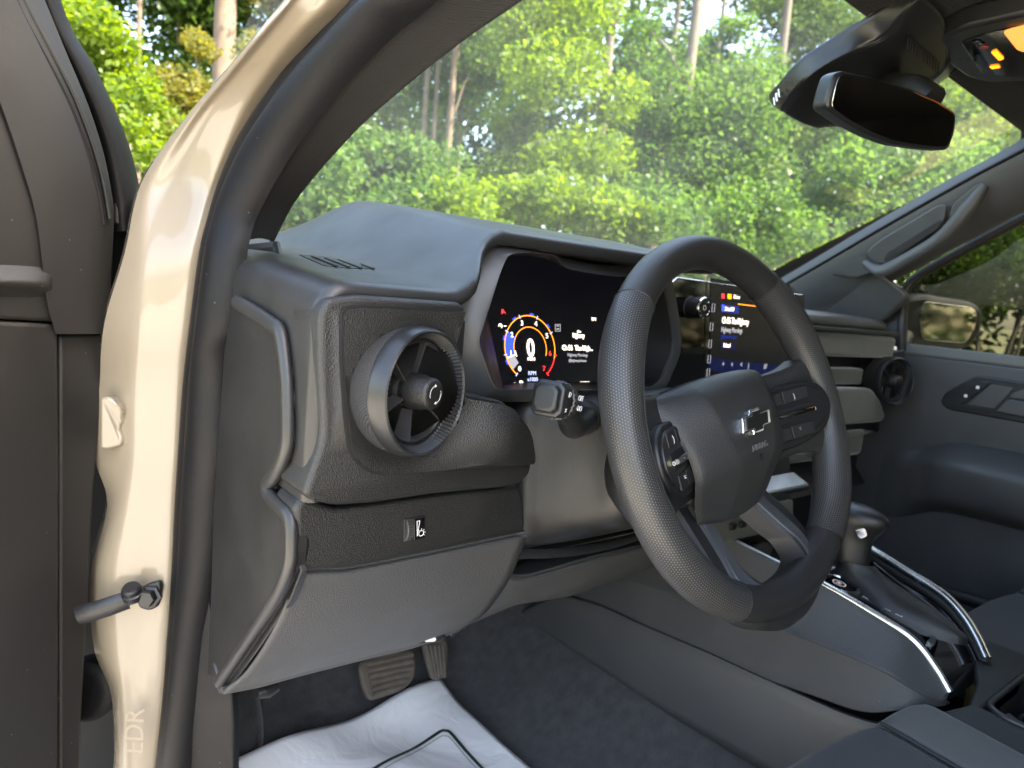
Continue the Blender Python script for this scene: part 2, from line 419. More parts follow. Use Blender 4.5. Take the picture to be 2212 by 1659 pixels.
# round air vents
def air_vent(c, ax, rr, label=None):
    c = V(c); ax = V(ax).normalized()
    dr = revolve('air_vent', [(rr*.93, -.040), (rr*.97, -.020), (rr*.975, -.014), (rr*.97, -.0115), (rr*.95, -.011)], c, ax, MAT['drum'], DB, n=72)
    ring = revolve('vent_ring', [(rr*.95, -.013), (rr*.99, -.0105), (rr*1.0, -.008), (rr*.985, .000), (rr*.955, .0045), (rr*.93, .0055), (rr*.90, .004)], c, ax, MAT['satin'], dr, n=72, sharp=25)
    kn = revolve('vent_knurling', [(rr*.91, .0048), (rr*.83, -.003), (rr*.80, -.006), (rr*.785, -.006)], c, ax, MAT['satin'], dr, n=168, sharp=12, rfun=lambda r, h, k: .0010*(1 if k % 2 else -1)*(1 if r > rr*.80 else 0))
    bowl = revolve('vent_bowl', [(rr*.79, -.004), (rr*.785, -.012), (rr*.74, -.026), (rr*.5, -.042), (rr*.2, -.047), (.0001, -.047)], c, ax, MAT['matte'], dr, n=48)
    lin = revolve('vent_inner_ring', [(rr*.79, -.006), (rr*.76, -.005), (rr*.735, -.007), (rr*.735, -.02), (rr*.79, -.02)], c, ax, MAT['vane'], dr, n=64)
    e1 = ax.cross(V((0, 0, 1))).normalized(); e2 = ax.cross(e1)
    for k in range(6):
        a = R(18+60*k); rd = e1*math.cos(a)+e2*math.sin(a); tn = -e1*math.sin(a)+e2*math.cos(a)
        tn2 = (tn*.82 + ax*.3).normalized()
        vs = []
        for rad_, w in ((rr*.28, .006), (rr*.50, .0075), (rr*.765, .0095)):
            for s1, s2 in ((-1, -1), (1, -1), (1, 1), (-1, 1)):
                vs.append(c + rd*rad_ - ax*(.0135 - .002*rad_/rr) + ax*(s2*w*.75) + tn*(s1*.0008) + tn*(s2*.0010))
        fs = [[0, 1, 2, 3], [8, 11, 10, 9]]
        for q in (0, 4):
            for j in range(4): fs.append([q+j, q+4+j, q+4+(j+1) % 4, q+(j+1) % 4])
        mesh('vent_vane', vs, fs, MAT['vane'], dr, sharp=30)
    revolve('vent_hub', [(rr*.26, -.045), (rr*.26, -.018), (rr*.24, -.016), (.0001, -.016)], c, ax, MAT['vane'], dr, n=32)
    kb = revolve('vent_knob', [(rr*.23, -.022), (rr*.23, -.012), (rr*.275, -.010), (rr*.275, -.001), (rr*.255, .001), (rr*.24, .0085), (rr*.22, .0105), (rr*.19, .0115), (.0001, .0115)], c, ax, MAT['knob'], dr, n=40, sharp=45)
    return dr, e1, e2
def dotmat(name, base, col2, rough, scale):
    m = plastic(name, base, rough, .9, scale, kind='weave'); return m
MAT['drum'] = dotmat('vent_drum_texture', (.02, .02, .021), None, .5, 330)
MAT['knob'] = plastic('vent_knob_rubber', (.012, .012, .012), .45, .3, 900)
dr, e1, e2 = air_vent(VCEN, VAX, VR)
# white rotation arrows printed on the knob
def disp(o, a_, b_, n_):
    return lambda a, b, l=0: V(o) + V(a_)*a + V(b_)*b + V(n_)*l
kx = V((0, 0, 1)).cross(VAX).normalized(); ky = VAX.cross(kx)
kf = disp(VCEN + VAX*.0119, kx, ky, VAX)
ring2d('arrow_marking', kf, R(100), R(200), .0062, .0069, MAT['white'], dr, 16)
ring2d('arrow_marking', kf, R(-80), R(20), .0062, .0069, MAT['white'], dr, 16)
for s in (1, -1):
    mesh('arrow_marking', [kf(s*-.0011, s*.0080), kf(s*-.0011, s*.0052), kf(s*.0012, s*.0066)], [[0, 1, 2] if s > 0 else [0, 1, 2]], MAT['white'], dr, smooth=False)
air_vent(P(1934, 824, x=.975), (-.30, -1, .05), .054)

# side window defroster slot on the pad
sl = [(645, 549), (735, 556), (795, 561), (832, 581), (750, 578), (700, 573)]
pad_pl = (V((-.39, .16, 1.3705)), V((0, -.03, 1)))
slab('defroster_slot', fillet(PPL(sl, (V((-.33, .35, 1.3803)), V((0, -.084, 1)))), .006), (0, 0, 1), .004, MAT['deep'], DB, bev=.0012)
for k in range(4):
    t = .2+.2*k
    a = PP(645+(735-645)*t*1.6, 550+10*t*1.6, (V((-.33, .35, 1.3812)), V((0, -.084, 1)))); b = PP(702+(800-702)*t*1.35, 573+9*t, (V((-.33, .35, 1.3812)), V((0, -.084, 1))))
    tube('defroster_vane', [a, b], .0012, MAT['vane'], DB, ns=6)
# strip grille along the base of the windscreen
box('cowl_grille', (-.30, .72, 1.401), (.16, .05, .008), MAT['matte'], DB)
for k in range(26):
    box('grille_bar', (-.375+.006*k, .72, 1.4062), (.0024, .044, .003), MAT['satin'], DB, bev=0)

# switch panel with the dimmer wheel
sw = [(636, 1096), (655, 1074), (722, 1097), (808, 1089), (945, 1069), (1122, 1050), (1134, 1078), (1136, 1149), (1020, 1174), (900, 1199), (760, 1227), (640, 1234), (638, 1150)]
slab('switch_panel', fillet(PL(sw, y=.080), [.004, .004, 0, 0, 0, .006, .01, .008, 0, 0, 0, .005, 0]), (0, -1, 0), .04, MAT['grain'], DB, bev=.006, seg=4)
dm = [(873, 1122), (920, 1114), (920, 1166), (873, 1173)]
ds = slab('dimmer_switch', PL(dm, y=.0785), (0, -1, 0), .004, MAT['deep'], DB, bev=.0008)
wc = (P(884, 1122, y=.078)+P(884, 1170, y=.078))/2
wh = revolve('dimmer_wheel', [(.0001, -.0032), (.0105, -.0032), (.0112, -.0025), (.0112, .0025), (.0105, .0032), (.0001, .0032)], wc+V((0, .0075, 0)), (1, 0, 0), MAT['vane'], ds, n=60, sharp=12, rfun=lambda r, h, k: .0004*(k % 2) if r > .008 else 0)
slab('dimmer_face', PL([(895, 1122), (918, 1118), (918, 1162), (895, 1167)], y=.0775), (0, -1, 0), .002, MAT['piano'], ds, bev=.0004)
tri = PL([(901, 1126), (907, 1125), (901.5, 1158)], y=.0772)
for i in range(3): tube('dimmer_marking', [tri[i], tri[(i+1) % 3]], .00028, MAT['white'], ds, ns=4)
mc = P(910, 1152, y=.0772)
tube('dimmer_marking', [mc+V((.0024*math.cos(a), 0, .0024*math.sin(a))) for a in np.linspace(0, 2*math.pi, 12, endpoint=False)], .00028, MAT['white'], ds, ns=4, closed=True)
for a in range(5):
    d = V((math.cos(R(-30+40*a)), 0, math.sin(R(-30+40*a)))); tube('dimmer_marking', [mc+d*.0031, mc+d*.0042], .00025, MAT['white'], ds, ns=4)

# knee panel, sloping forward to its lower edge
top = PL([(640, 1236), (700, 1233), (760, 1229), (900, 1202), (1020, 1177), (1134, 1153)], y=.087) + []
bot = PL([(481, 1489), (560, 1474), (640, 1452), (800, 1412), (900, 1388), (1000, 1350)], y=.222) + []
rows = []
for k, (s, bl) in enumerate(((0, 0), (.03, .002), (.35, .012), (.7, .012), (.94, .003), (1, 0))):
    rows.append([a.lerp(b, s) + V((0, -bl, -bl*.4)) for a, b in zip(top, bot)])
rows.append([b + V((0, .03, .012)) for b in bot])
rows.insert(0, [a + V((0, .02, .0)) for a in top])
loft('knee_panel', rows, MAT['knee'], DB, nu=5, nv=5, th=.003)
kt = PL([(1094, 1230), (1102, 1244), (1130, 1246), (1180, 1234), (1260, 1210), (1340, 1190), (1420, 1172)], y=.155)
kb_ = PL([(1004, 1347), (1040, 1331), (1075, 1316), (1120, 1300), (1215, 1286), (1290, 1262), (1420, 1215)], y=.226)
rows = [[p + V((0, .05, -.01)) for p in kt], kt, [a.lerp(b, .05)+V((0, -.002, 0)) for a, b in zip(kt, kb_)], [a.lerp(b, .5)+V((0, -.008, -.002)) for a, b in zip(kt, kb_)], [a.lerp(b, .95)+V((0, -.002, 0)) for a, b in zip(kt, kb_)], kb_, [p + V((0, .03, .01)) for p in kb_]]
loft('knee_panel_inner', rows, MAT['knee'], DB, nu=4, nv=4, th=.003)
# edge facet between the end cap and the knee panel
el = PL([(638, 1236), (606, 1299), (545, 1392), (483, 1486)], x=-.424)
tube('knee_panel_edge', cr(el, 4), .006, MAT['soft'], DB, ns=10)
# bonnet release under the knee panel
hr = thing('hood_release_lever', 'small black bonnet release lever with white car symbol under the knee panel', 'lever', P(930, 1380, y=.235))
hp = PL([(893, 1388), (915, 1371), (960, 1368), (968, 1378), (950, 1388), (905, 1392)], y=.206)
slab('release_handle', hp, (0, -1, .2), .02, MAT['matte'], hr, bev=.003)
wcar = PL([(915, 1382), (918, 1376), (924, 1373), (934, 1372), (940, 1377), (943, 1382), (938, 1386), (920, 1387)], y=.2035)
slab('hood_symbol', wcar, (0, -1, .2), .0004, MAT['white'], hr, bev=0)
tube('release_bracket', [P(972, 1372, y=.232), P(1000, 1345, y=.23)], [.004, .006], MAT['soft'], DB, ns=8)

# centre stack below the screen and the passenger side
def zrow(z0, z1, x0, x1, y0, y1, name, m, th=.05, bev=.006):
    """panel facing the seats; y0 at left end, y1 at right end"""
    pts = [V((x0, y0, z0)), V((x1, y1, z0)), V((x1, y1, z1)), V((x0, y0, z1))]
    return slab(name, pts, (0, -1, 0), th, m, DB, bev=bev)
yl, yr = .30, .285
XR = 1.02
tp = [[V((x, .60, 1.375)), V((x, .40, 1.372)), V((x, .315, 1.366)), V((x, .300, 1.360)), V((x, .296, 1.350)), V((x, .305, 1.345))] for x in (.42, .55, .70, .85, .95)]
tp.append([V((1.0, y+.01, z-.006)) for y, z in ((.60, 1.375), (.40, 1.372), (.315, 1.366), (.300, 1.360), (.296, 1.350), (.305, 1.345))])
tp.append([V((1.03, y+.03, z-.02)) for y, z in ((.60, 1.375), (.40, 1.372), (.315, 1.366), (.300, 1.360), (.296, 1.350), (.305, 1.345))])
loft('passenger_top_pad', tp, MAT['pad'], DB, nu=4, nv=4, th=.004, flip=True)
zrow(1.336, 1.347, .42, 1.01, .292, .282, 'trim_strip', MAT['satin'], .03, .004)
zrow(1.288, 1.335, .42, 1.01, .298, .286, 'upper_suede_panel', MAT['suede'], .05, .008)
zrow(1.262, 1.287, .42, .93, .335, .33, 'shelf_recess', MAT['deep'], .05, .002)
zrow(1.228, 1.262, .42, .92, .312, .305, 'shelf_panel', MAT['suede'], .05, .004)
gp = [V((.42, .285, 1.150)), V((.97, .272, 1.150)), V((.985, .272, 1.162)), V((.945, .272, 1.200)), V((.90, .274, 1.226)), V((.42, .285, 1.226))]
slab('glovebox_panel', fillet(gp, [.0, .02, .01, .01, .02, 0]), (0, -1, .1), .06, MAT['suede'], DB, bev=.008)
zrow(1.128, 1.150, .42, 1.0, .305, .30, 'glovebox_gap', MAT['deep'], .05, .002)
zrow(1.075, 1.130, .42, .93, .295, .285, 'lower_suede_panel', MAT['suede'], .08, .01)
zrow(.85, 1.075, .42, 1.02, .33, .33, 'lower_panel', MAT['matte'], .05, .01)
slab('passenger_end_panel', [V((1.0, .30, 1.35)), V((1.035, .33, 1.35)), V((1.035, .33, 1.10)), V((1.0, .285, 1.12)), V((.985, .28, 1.16))], (0, -1, 0), .1, MAT['soft'], DB, bev=.006)
# centre stack
slab('center_stack', [V((.20, .265, 1.235)), V((.55, .265, 1.235)), V((.52, .20, 1.02)), V((.23, .20, 1.02))], (0, -1, .3), .05, MAT['matte'], DB, bev=.01)
cs = [V((.23, .205, 1.10)), V((.50, .205, 1.10)), V((.50, .17, 1.085)), V((.23, .17, 1.085))]
slab('storage_tray', cs, (0, -.3, 1), .012, MAT['satinchrome'], DB, bev=.004)
slab('climate_trim', [V((.23, .222, 1.175)), V((.52, .222, 1.175)), V((.52, .215, 1.166)), V((.23, .215, 1.166))], (0, -1, .5), .01, MAT['satinchrome'], DB, bev=.002)
for k in range(5): box('climate_button', (.26+.05*k, .214, 1.145), (.042, .02, .02), MAT['satin'], DB, bev=.003)
slab('port_panel', [V((.24, .175, 1.062)), V((.46, .175, 1.062)), V((.46, .168, 1.02)), V((.24, .168, 1.02))], (0, -1, .15), .01, MAT['suede'], DB, bev=.003)
for x_ in (.285, .31): box('usb_port', (x_, .1695, 1.043), (.014, .006, .009), MAT['deep'], DB, bev=.001)

# ================================================================ instrument cluster
IC = thing('instrument_cluster', 'lit digital instrument display showing 0 MPH in a dark grey angular surround', 'instrument display', (0, .27, 1.23))
# surround: outer lip -> inner edge -> well -> display
oL = [(1040, 545), (1077, 529), (1160, 531), (1198, 543), (1218, 557), (1318, 573), (1367, 566)]
outer = [P(966, 762, y=.140), P(982, 655, y=.140), P(1012, 585, y=.142), P(1042, 541, y=.146), P(1077, 528, y=.15), P(1160, 530, y=.165), P(1199, 542, y=.17), P(1220, 557, y=.17), P(1318, 573, y=.18), P(1367, 566, y=.185), P(1430, 575, y=.195), P(1450, 600, y=.20), P(1471, 735, y=.205), P(1452, 805, y=.205), P(1420, 850, y=.20), P(1300, 872, y=.18), P(1150, 868, y=.16), P(1060, 868, y=.145), P(1030, 866, y=.14), P(993, 854, y=.14)]
inner = [P(1035, 744, y=.122), P(1043, 708, y=.122), P(1060, 656, y=.123), P(1090, 567, y=.126), P(1116, 547, y=.130), P(1189, 549, y=.142), P(1207, 559, y=.145), P(1228, 581, y=.148), P(1318, 596, y=.158), P(1360, 598, y=.165), P(1410, 600, y=.18), P(1435, 612, y=.195), P(1458, 735, y=.20), P(1440, 795, y=.20), P(1410, 834, y=.19), P(1300, 839, y=.165), P(1150, 841, y=.14), P(1085, 841, y=.126), P(1066, 832, y=.122), P(1050, 795, y=.122)]
well = []
dn = V((0, -math.cos(R(14)), math.sin(R(14))))
dpl = (V((0, .272, 1.32)), dn)
dispo = [(-.128, .02), (-.124, .038), (-.115, .06), (-.105, .078), (-.095, .084), (-.06, .087), (-.04, .087), (-.02, .086), (.03, .086), (.06, .086), (.09, .084), (.108, .072), (.118, .01), (.112, -.04), (.10, -.078), (.04, -.083), (-.03, -.083), (-.09, -.083), (-.108, -.075), (-.12, -.02)]
dxx, dyy = V((1, 0, 0)), dn.cross(V((1, 0, 0)))
if dyy.z < 0: dyy = -dyy
for a, b in dispo: well.append(V(dpl[0]) + dxx*a + dyy*(b+.0))
n_ = len(outer)
back = [p + V((0, .05, 0)) + (V((0, .16, 1.32))-p)*.04 for p in outer]
back = [p + V((0, .05, 0)) for p in outer]
mid = [a.lerp(b, .10) + V((0, -.002, 0)) for a, b in zip(outer, inner)]
mid2 = [a.lerp(b, .90) + V((0, -.001, 0)) for a, b in zip(outer, inner)]
G = [back, outer, mid, mid2, inner, [a.lerp(b, .06) for a, b in zip(inner, well)]]
G = [cr(r, 3, True) for r in G]
grid_mesh('surround', G, MAT['bezel'], IC, closed_v=True, sharp=35)
G = [cr([a.lerp(b, .055) for a, b in zip(inner, well)], 3, True), cr(well, 3, True)]
grid_mesh('display_well', G, MAT['deep'], IC, closed_v=True, sharp=35)
w3 = cr(well, 3, True)
dsp = mesh('display', [p + dn*.0005 for p in w3], [list(range(len(w3)))], E_SC, IC, smooth=False)
def DF(u, v, l=.001):                                    # a point of the display face seen at a picture position
    return PP(u, v, (V(dpl[0]) + dn*l, dn))
def dloc(p): 
    q = p - V(dpl[0]); return q.dot(dxx), q.dot(dyy)
gc = DF(1146, 752); ga, gb = dloc(gc)
gr = abs(dloc(DF(1146, 682))[1]-gb)                       # radius of the outer gauge ring
F = disp(gc, dxx, dyy, dn)
ring2d('gauge_ring', F, R(-52), R(-18), gr*.985, gr*1.015, E_R, dsp)
ring2d('gauge_ring', F, R(-18), R(232), gr*.985, gr*1.015, E_O, dsp, 64)
ring2d('gauge_ring', F, R(-20), R(200), gr*.635, gr*.66, E_O, dsp, 64)
ring2d('gauge_band', F, R(150), R(197), gr*.67, gr*.975, E_B, dsp, 24, -.0002)
ring2d('gauge_band', F, R(200), R(222), gr*.67, gr*.975, E_G, dsp, 12, -.0002)
ring2d('gauge_needle', F, R(197), R(199.5), gr*.66, gr*.975, E_W, dsp, 2)
ring2d('gauge_needle', F, R(188), R(205), gr*.60, gr*.635, E_W, dsp, 8)
for k in range(8):
    a = R(233 - k*(285/7)); d = V((math.cos(a), math.sin(a), 0))
    text('gauge_numeral', str(k), F(d.x*gr*.80, d.y*gr*.80, .0004), dxx, dyy, gr*.22, E_R if k > 5 else E_W, dsp)
    ring2d('gauge_tick', F, a-R(1.0), a+R(1.0), gr*.95, gr*1.07, E_R if k > 5 else E_LB if k in (0, 1, 2, 3, 4, 5) else E_W, dsp, 2, .0003)
for k in range(5):
    a = R(205 - k*40.7); ring2d('gauge_tick', F, a-R(4), a+R(4), gr*1.04, gr*1.08, E_B, dsp, 4, .0003)
text('speed_numeral', '0', F(0, -gr*.02, .0004), dxx, dyy, gr*.78, E_W, dsp, bold=.0005, sx=.82)
text('speed_unit', 'MPH', F(0, -gr*.34, .0004), dxx, dyy, gr*.15, E_W, dsp)
text('gauge_unit', 'RPM', F(0, -gr*.77, .0004), dxx, dyy, gr*.17, E_LB, dsp)
text('gauge_unit', 'x1000', F(0, -gr*.96, .0004), dxx, dyy, gr*.17, E_LB, dsp)
def dtext(nm, s, u, v, size, m, al='CENTER', sx=1.0, bold=0): return text(nm, s, DF(u, v, .0012), dxx, dyy, size, m, dsp, al, sx=sx, bold=bold)
dtext('media_text', 'Ch 56  The High...', 1248, 752, gr*.23, E_W, bold=.0002, sx=.8)
dtext('media_text', 'Highway Mornings', 1248, 767, gr*.15, E_G, sx=.8)
dtext('media_text', '@highwaysiriusxm', 1248, 779, gr*.13, E_G, sx=.8)
dtext('station_logo', 'the', 1251, 716, gr*.13, E_W)
dtext('station_logo', 'highway', 1250, 725, gr*.2, E_W, bold=.0003, sx=.8)
dtext('temperature_text', '73°F', 1283, 690, gr*.15, E_W, sx=.8)
dtext('odometer_text', '20728', 1264, 829, gr*.2, E_W, sx=.85)
dtext('odometer_text', 'mi', 1281, 829.5, gr*.15, E_B, sx=.85)
dtext('gear_text', 'P', 1126, 830, gr*.26, E_W, bold=.0003)
dtext('gear_text', 'R', 1135, 831, gr*.17, E_G)
dtext('gear_text', 'N', 1143, 831, gr*.17, E_G)
dtext('fuel_text', 'E', 1076, 831, gr*.14, E_W); dtext('fuel_text', 'F', 1112, 831, gr*.16, E_W)
def drect(nm, u0, v0, u1, v1, m, l=.0008): return mesh(nm, [DF(u0, v0, l), DF(u1, v0, l), DF(u1, v1, l), DF(u0, v1, l)], [[0, 1, 2, 3]], m, dsp, smooth=False)
drect('fuel_bar', 1079, 825, 1081, 834, E_R); drect('fuel_bar', 1082, 825, 1084, 834, E_W); drect('fuel_bar', 1109, 827, 1110.5, 833, E_W)
drect('glow_bar', 1069, 829, 1215, 836, E_DB, .0004)
drect('glow_bar', 1064, 816, 1230, 829, E_DB2, .0004)
drect('progress_bar', 1036, 742, 1047, 747, E_W); drect('progress_bar', 1047, 742, 1064, 747, E_G)
mesh('belt_warning', [DF(1084, 668), DF(1087, 668), DF(1089, 672), DF(1093, 678), DF(1088, 675), DF(1084, 679), DF(1083, 674)], [list(range(7))], E_R, dsp, smooth=False)
cq = DF(1081, 704); cf = disp(cq, dxx, dyy, dn)
ring2d('cruise_symbol', cf, R(-60), R(200), .0021, .0030, E_W, dsp, 14); drect('cruise_symbol', 1080, 703, 1083, 705, E_W); drect('cruise_symbol', 1088, 703.5, 1094, 705, E_W)
for (a, b, c, d) in ((1199, 700, 1211, 701.3), (1199, 714.7, 1211, 716), (1199, 700, 1200.3, 716), (1209.7, 700, 1211, 716), (1202, 703, 1208, 705), (1202, 709, 1208, 712)): drect('limit_symbol', a, b, c, d, E_G)

# ================================================================ infotainment screen
TS = thing('touchscreen', 'wide black touchscreen with radio menu seen through the steering wheel', 'screen', (.36, .24, 1.24))
tpl = V((.36, .236, 1.30)); tn = V((-.03, -1, .06)).normalized()
def TF(u, v, l=0): return PP(u, v, (tpl + tn*l, tn))
tx = V((1, 0, 0)) - tn*tn.x; tx.normalize(); ty = tn.cross(tx)
if ty.z < 0: ty = -ty
so = fillet([V((.155, .236, 1.23)), V((.155, .236, 1.382)), V((.185, .236, 1.402)), V((.508, .226, 1.398)), V((.514, .226, 1.392)), V((.514, .226, 1.23))], .004)
pl2 = []
for p in so: pl2.append(p - tn*((p-tpl).dot(tn)))
hs = slab('screen_housing', pl2, tn, .014, MAT['piano'], TS, bev=.002)
tube('screen_edge', [pl2[6], pl2[9], pl2[12], pl2[18]], .0012, MAT['satinchrome'], TS, ns=6)
sd = mesh('screen_display', [TF(1535, 600, .0008), TF(1738, 636, .0008), TF(1738, 826, .0008), TF(1535, 826, .0008)], [[0, 1, 2, 3]], E_SC, TS, smooth=False)
tube('screen_divider', [TF(1528, 595, .001), TF(1522, 790, .001)], .0005, MAT['satin'], TS, ns=6)
def ttext(nm, s, u, v, size, m, al='LEFT', bold=0, sx=.85): return text(nm, s, TF(u, v, .0016), tx, ty, size, m, sd, al, bold=bold, sx=sx)
def trect(nm, u0, v0, u1, v1, m, l=.0012): return mesh(nm, [TF(u0, v0, l), TF(u1, v0+(u1-u0)*.12, l), TF(u1, v1+(u1-u0)*.12, l), TF(u0, v1, l)], [[0, 1, 2, 3]], m, sd, smooth=False)
E_TX = emit('screen_text', (1, .85, .78), .3)
ttext('screen_text', 'Ch 56 The Highway', 1560, 692, .0135, E_TX, bold=.0002, sx=.62)
ttext('screen_text', 'Highway Mornings', 1558, 712, .0115, E_G, sx=.62)
ttext('screen_text', '@highwaysiriusxm', 1557, 727, .0085, E_DB, sx=.62)
ttext('screen_text', 'Related', 1563, 746, .009, E_TX, sx=.62)
ttext('screen_text', 'Driver', 1585, 641, .0085, E_TX, sx=.7)
trect('screen_button', 1558, 657, 1596, 674, E_DB); ttext('screen_text', 'SiriusXM', 1566, 667, .009, E_TX, sx=.7)
trect('screen_button', 1559, 658, 1566, 672, E_B, .0014)
trect('screen_button', 1556, 738, 1590, 753, E_DB2)
trect('orange_line', 1594, 656, 1650, 657.6, E_O)
trect('screen_symbol', 1559, 634, 1565, 644, E_R); trect('screen_symbol', 1572, 635, 1580, 645, E_A)
trect('screen_glow', 1530, 772, 1700, 800, E_DB2, .001)
for k, (u, v) in enumerate(((1560, 787), (1579, 788), (1599, 788), (1616, 790), (1650, 792))): ttext('screen_symbol', ('+', '+', '<', '|', '///')[k], u, v, .012, E_G)
for u, s in ((1590, 'Comfort'), (1630, 'Phone'), (1660, 'Settings')): ttext('screen_text', s, u, 817, .008, E_TX, sx=.7)
for u, v in ((1541, 665), (1537, 706), (1534, 743), (1532, 776), (1530, 805)):
    q = TF(u, v, .0014); h = .006
    tube('screen_symbol', [q+tx*-.003+ty*h, q+tx*.003+ty*h, q+tx*.003-ty*h, q-tx*.003-ty*h], .0004, E_G, sd, closed=True, ns=4)
kc = TF(1492, 664, 0)
kb = revolve('volume_knob', [(.0001, -.002), (.0165, -.002), (.0165, .0), (.0150, .001), (.0150, .022), (.0135, .024)], kc, tn, MAT['knob'], TS, n=40)
revolve('knob_ring', [(.0150, .0225), (.0152, .0245), (.0140, .0262), (.0118, .0255), (.0112, .024)], kc, tn, MAT['chrome'], kb, n=40)
revolve('knob_face', [(.0115, .0245), (.0001, .0245)], kc, tn, MAT['piano'], kb, n=32)
revolve('knob_symbol', [(.0035, .0249), (.0028, .0249)], kc, tn, E_G, kb, n=20)
# ================================================================ steering wheel (turned a few degrees to the left)
WT, WTH = R(20.8), R(9)
W0 = V((0, 0, 1.25))
_ex, _ey, WZ = V((1, 0, 0)), V((0, math.sin(WT), math.cos(WT))), V((0, -math.cos(WT), math.sin(WT)))
WX = _ex*math.cos(WTH) + _ey*math.sin(WTH); WY = -_ex*math.sin(WTH) + _ey*math.cos(WTH)
def WQ(a, b, c=0): return W0 + WX*a + WY*b + WZ*c
SW = thing('steering_wheel', 'black leather steering wheel with perforated grips and chrome cross emblem', 'steering wheel', W0 - V((0, 0, .19)))

def perforated():
    m, N, L, b = newmat('perforated_leather')
    b.inputs['Roughness'].default_value = .40; b.inputs['Specular IOR Level'].default_value = .5
    uv = N.new('ShaderNodeUVMap'); sp = N.new('ShaderNodeSeparateXYZ'); L.new(uv.outputs[0], sp.inputs[0])
    def mt(op, a, b_=None):
        n = N.new('ShaderNodeMath'); n.operation = op
        for i, s in enumerate((a, b_)):
            if s is None: continue
            if isinstance(s, (int, float)): n.inputs[i].default_value = s
            else: L.new(s, n.inputs[i])
        return n.outputs[0]
    S = .0026
    vv = mt('DIVIDE', sp.outputs[1], S*.87); row = mt('FLOOR', vv)
    odd = mt('MULTIPLY', mt('MODULO', row, 2.0), .5)
    uu = mt('ADD', mt('DIVIDE', sp.outputs[0], S), odd)
    fx = mt('SUBTRACT', mt('FRACT', uu), .5); fy = mt('SUBTRACT', mt('FRACT', vv), .5)
    d = mt('SQRT', mt('ADD', mt('MULTIPLY', fx, fx), mt('MULTIPLY', fy, fy)))
    mr = N.new('ShaderNodeMapRange'); mr.inputs[1].default_value = .15; mr.inputs[2].default_value = .24; mr.inputs[3].default_value = 0; mr.inputs[4].default_value = 1
    L.new(d, mr.inputs[0])
    mx = N.new('ShaderNodeMix'); mx.data_type = 'RGBA'; mx.inputs[6].default_value = (.13, .125, .12, 1); mx.inputs[7].default_value = (.020, .020, .020, 1)  # perforation dots coloured paler than the leather: their highlights put into the colour
    L.new(mr.outputs[0], mx.inputs[0]); L.new(mx.outputs[2], b.inputs['Base Color'])
    tc = N.new('ShaderNodeTexCoord'); vo = N.new('ShaderNodeTexVoronoi'); vo.feature = 'SMOOTH_F1'; vo.inputs['Scale'].default_value = 600
    L.new(tc.outputs['Object'], vo.inputs['Vector'])
    ad = mt('ADD', mr.outputs[0], mt('MULTIPLY', vo.outputs['Distance'], .35))
    bp = N.new('ShaderNodeBump'); bp.inputs['Strength'].default_value = .55; bp.inputs['Distance'].default_value = .0008
    L.new(ad, bp.inputs['Height']); L.new(bp.outputs[0], b.inputs['Normal'])
    return m
MAT['perf'] = perforated()

def rim_pt(an):
    # slightly flattened bottom
    ca, sa = math.cos(an), math.sin(an)
    r = .1725
    a = r*ca; b = r*1.045*sa
    if b < -.12: b = -.12 + (b+.12)*.94
    a *= 1 + .0*abs(sa)
    return a, b
def rim_rad(deg):
    r = .0177
    for c in (150, 30, 215, -35): r += .0016*math.exp(-(((deg-c+180) % 360-180)/16)**2)
    return r
def rim_section(name, d0, d1, m, grow=0.0, n=60, ns=22):
    path = []; rad = []
    for k in range(n+1):
        d = d0+(d1-d0)*k/n; a, b = rim_pt(R(d)); path.append(WQ(a, b, 0)); rad.append(rim_rad(d)+grow)
    closed = abs(d1-d0) >= 359.9
    return tube(name, path[:-1] if closed else path, rad[:-1] if closed else rad, m, SW, closed=closed, ns=ns, up=WZ, aspect=1.06, cap=True)
rim = rim_section('rim_leather', 0, 360, MAT['leather'], n=160)
# perforated grips left and right, seam lines at their ends
for d0, d1 in ((131, 240), (-57, 49)):
    rim_section('perforated_grip', d0, d1, MAT['perf'], .0006, 80, 26)
    for d in (d0, d1):
        a, b = rim_pt(R(d)); a2, b2 = rim_pt(R(d+.5)); c = WQ(a, b); t = (WQ(a2, b2)-c).normalized(); s = WZ; w = t.cross(s).normalized()
        rr = rim_rad(d)+.0007
        tube('rim_seam', [c + (w*math.cos(q)+s*math.sin(q)*1.06)*rr for q in np.linspace(0, 2*math.pi, 28, endpoint=False)], .0007, MAT['matte'], SW, closed=True, ns=6)
# stitched seam line running along the left and right grips, front face
for d0, d1, off in ((131, 240, 62), (-57, 49, 118)):
    pth = []
    for d in np.linspace(d0, d1, 50):
        a, b = rim_pt(R(d)); a2, b2 = rim_pt(R(d+.5)); c = WQ(a, b); t = (WQ(a2, b2)-c).normalized(); w = t.cross(WZ).normalized()
        q = R(90+ (35 if d0 > 0 else -35)); pth.append(c + (w*math.cos(q)+WZ*math.sin(q)*1.06)*(rim_rad(d)+.0006))
    tube('grip_seam', pth, .0004, MAT['matte'], SW, ns=5)
# small red scuff on the left grip
a, b = rim_pt(R(186)); tube('red_mark', [WQ(a-.004, b, .0182), WQ(a+.006, b+.001, .0176)], .0005, MAT['redline'], SW, ns=5)

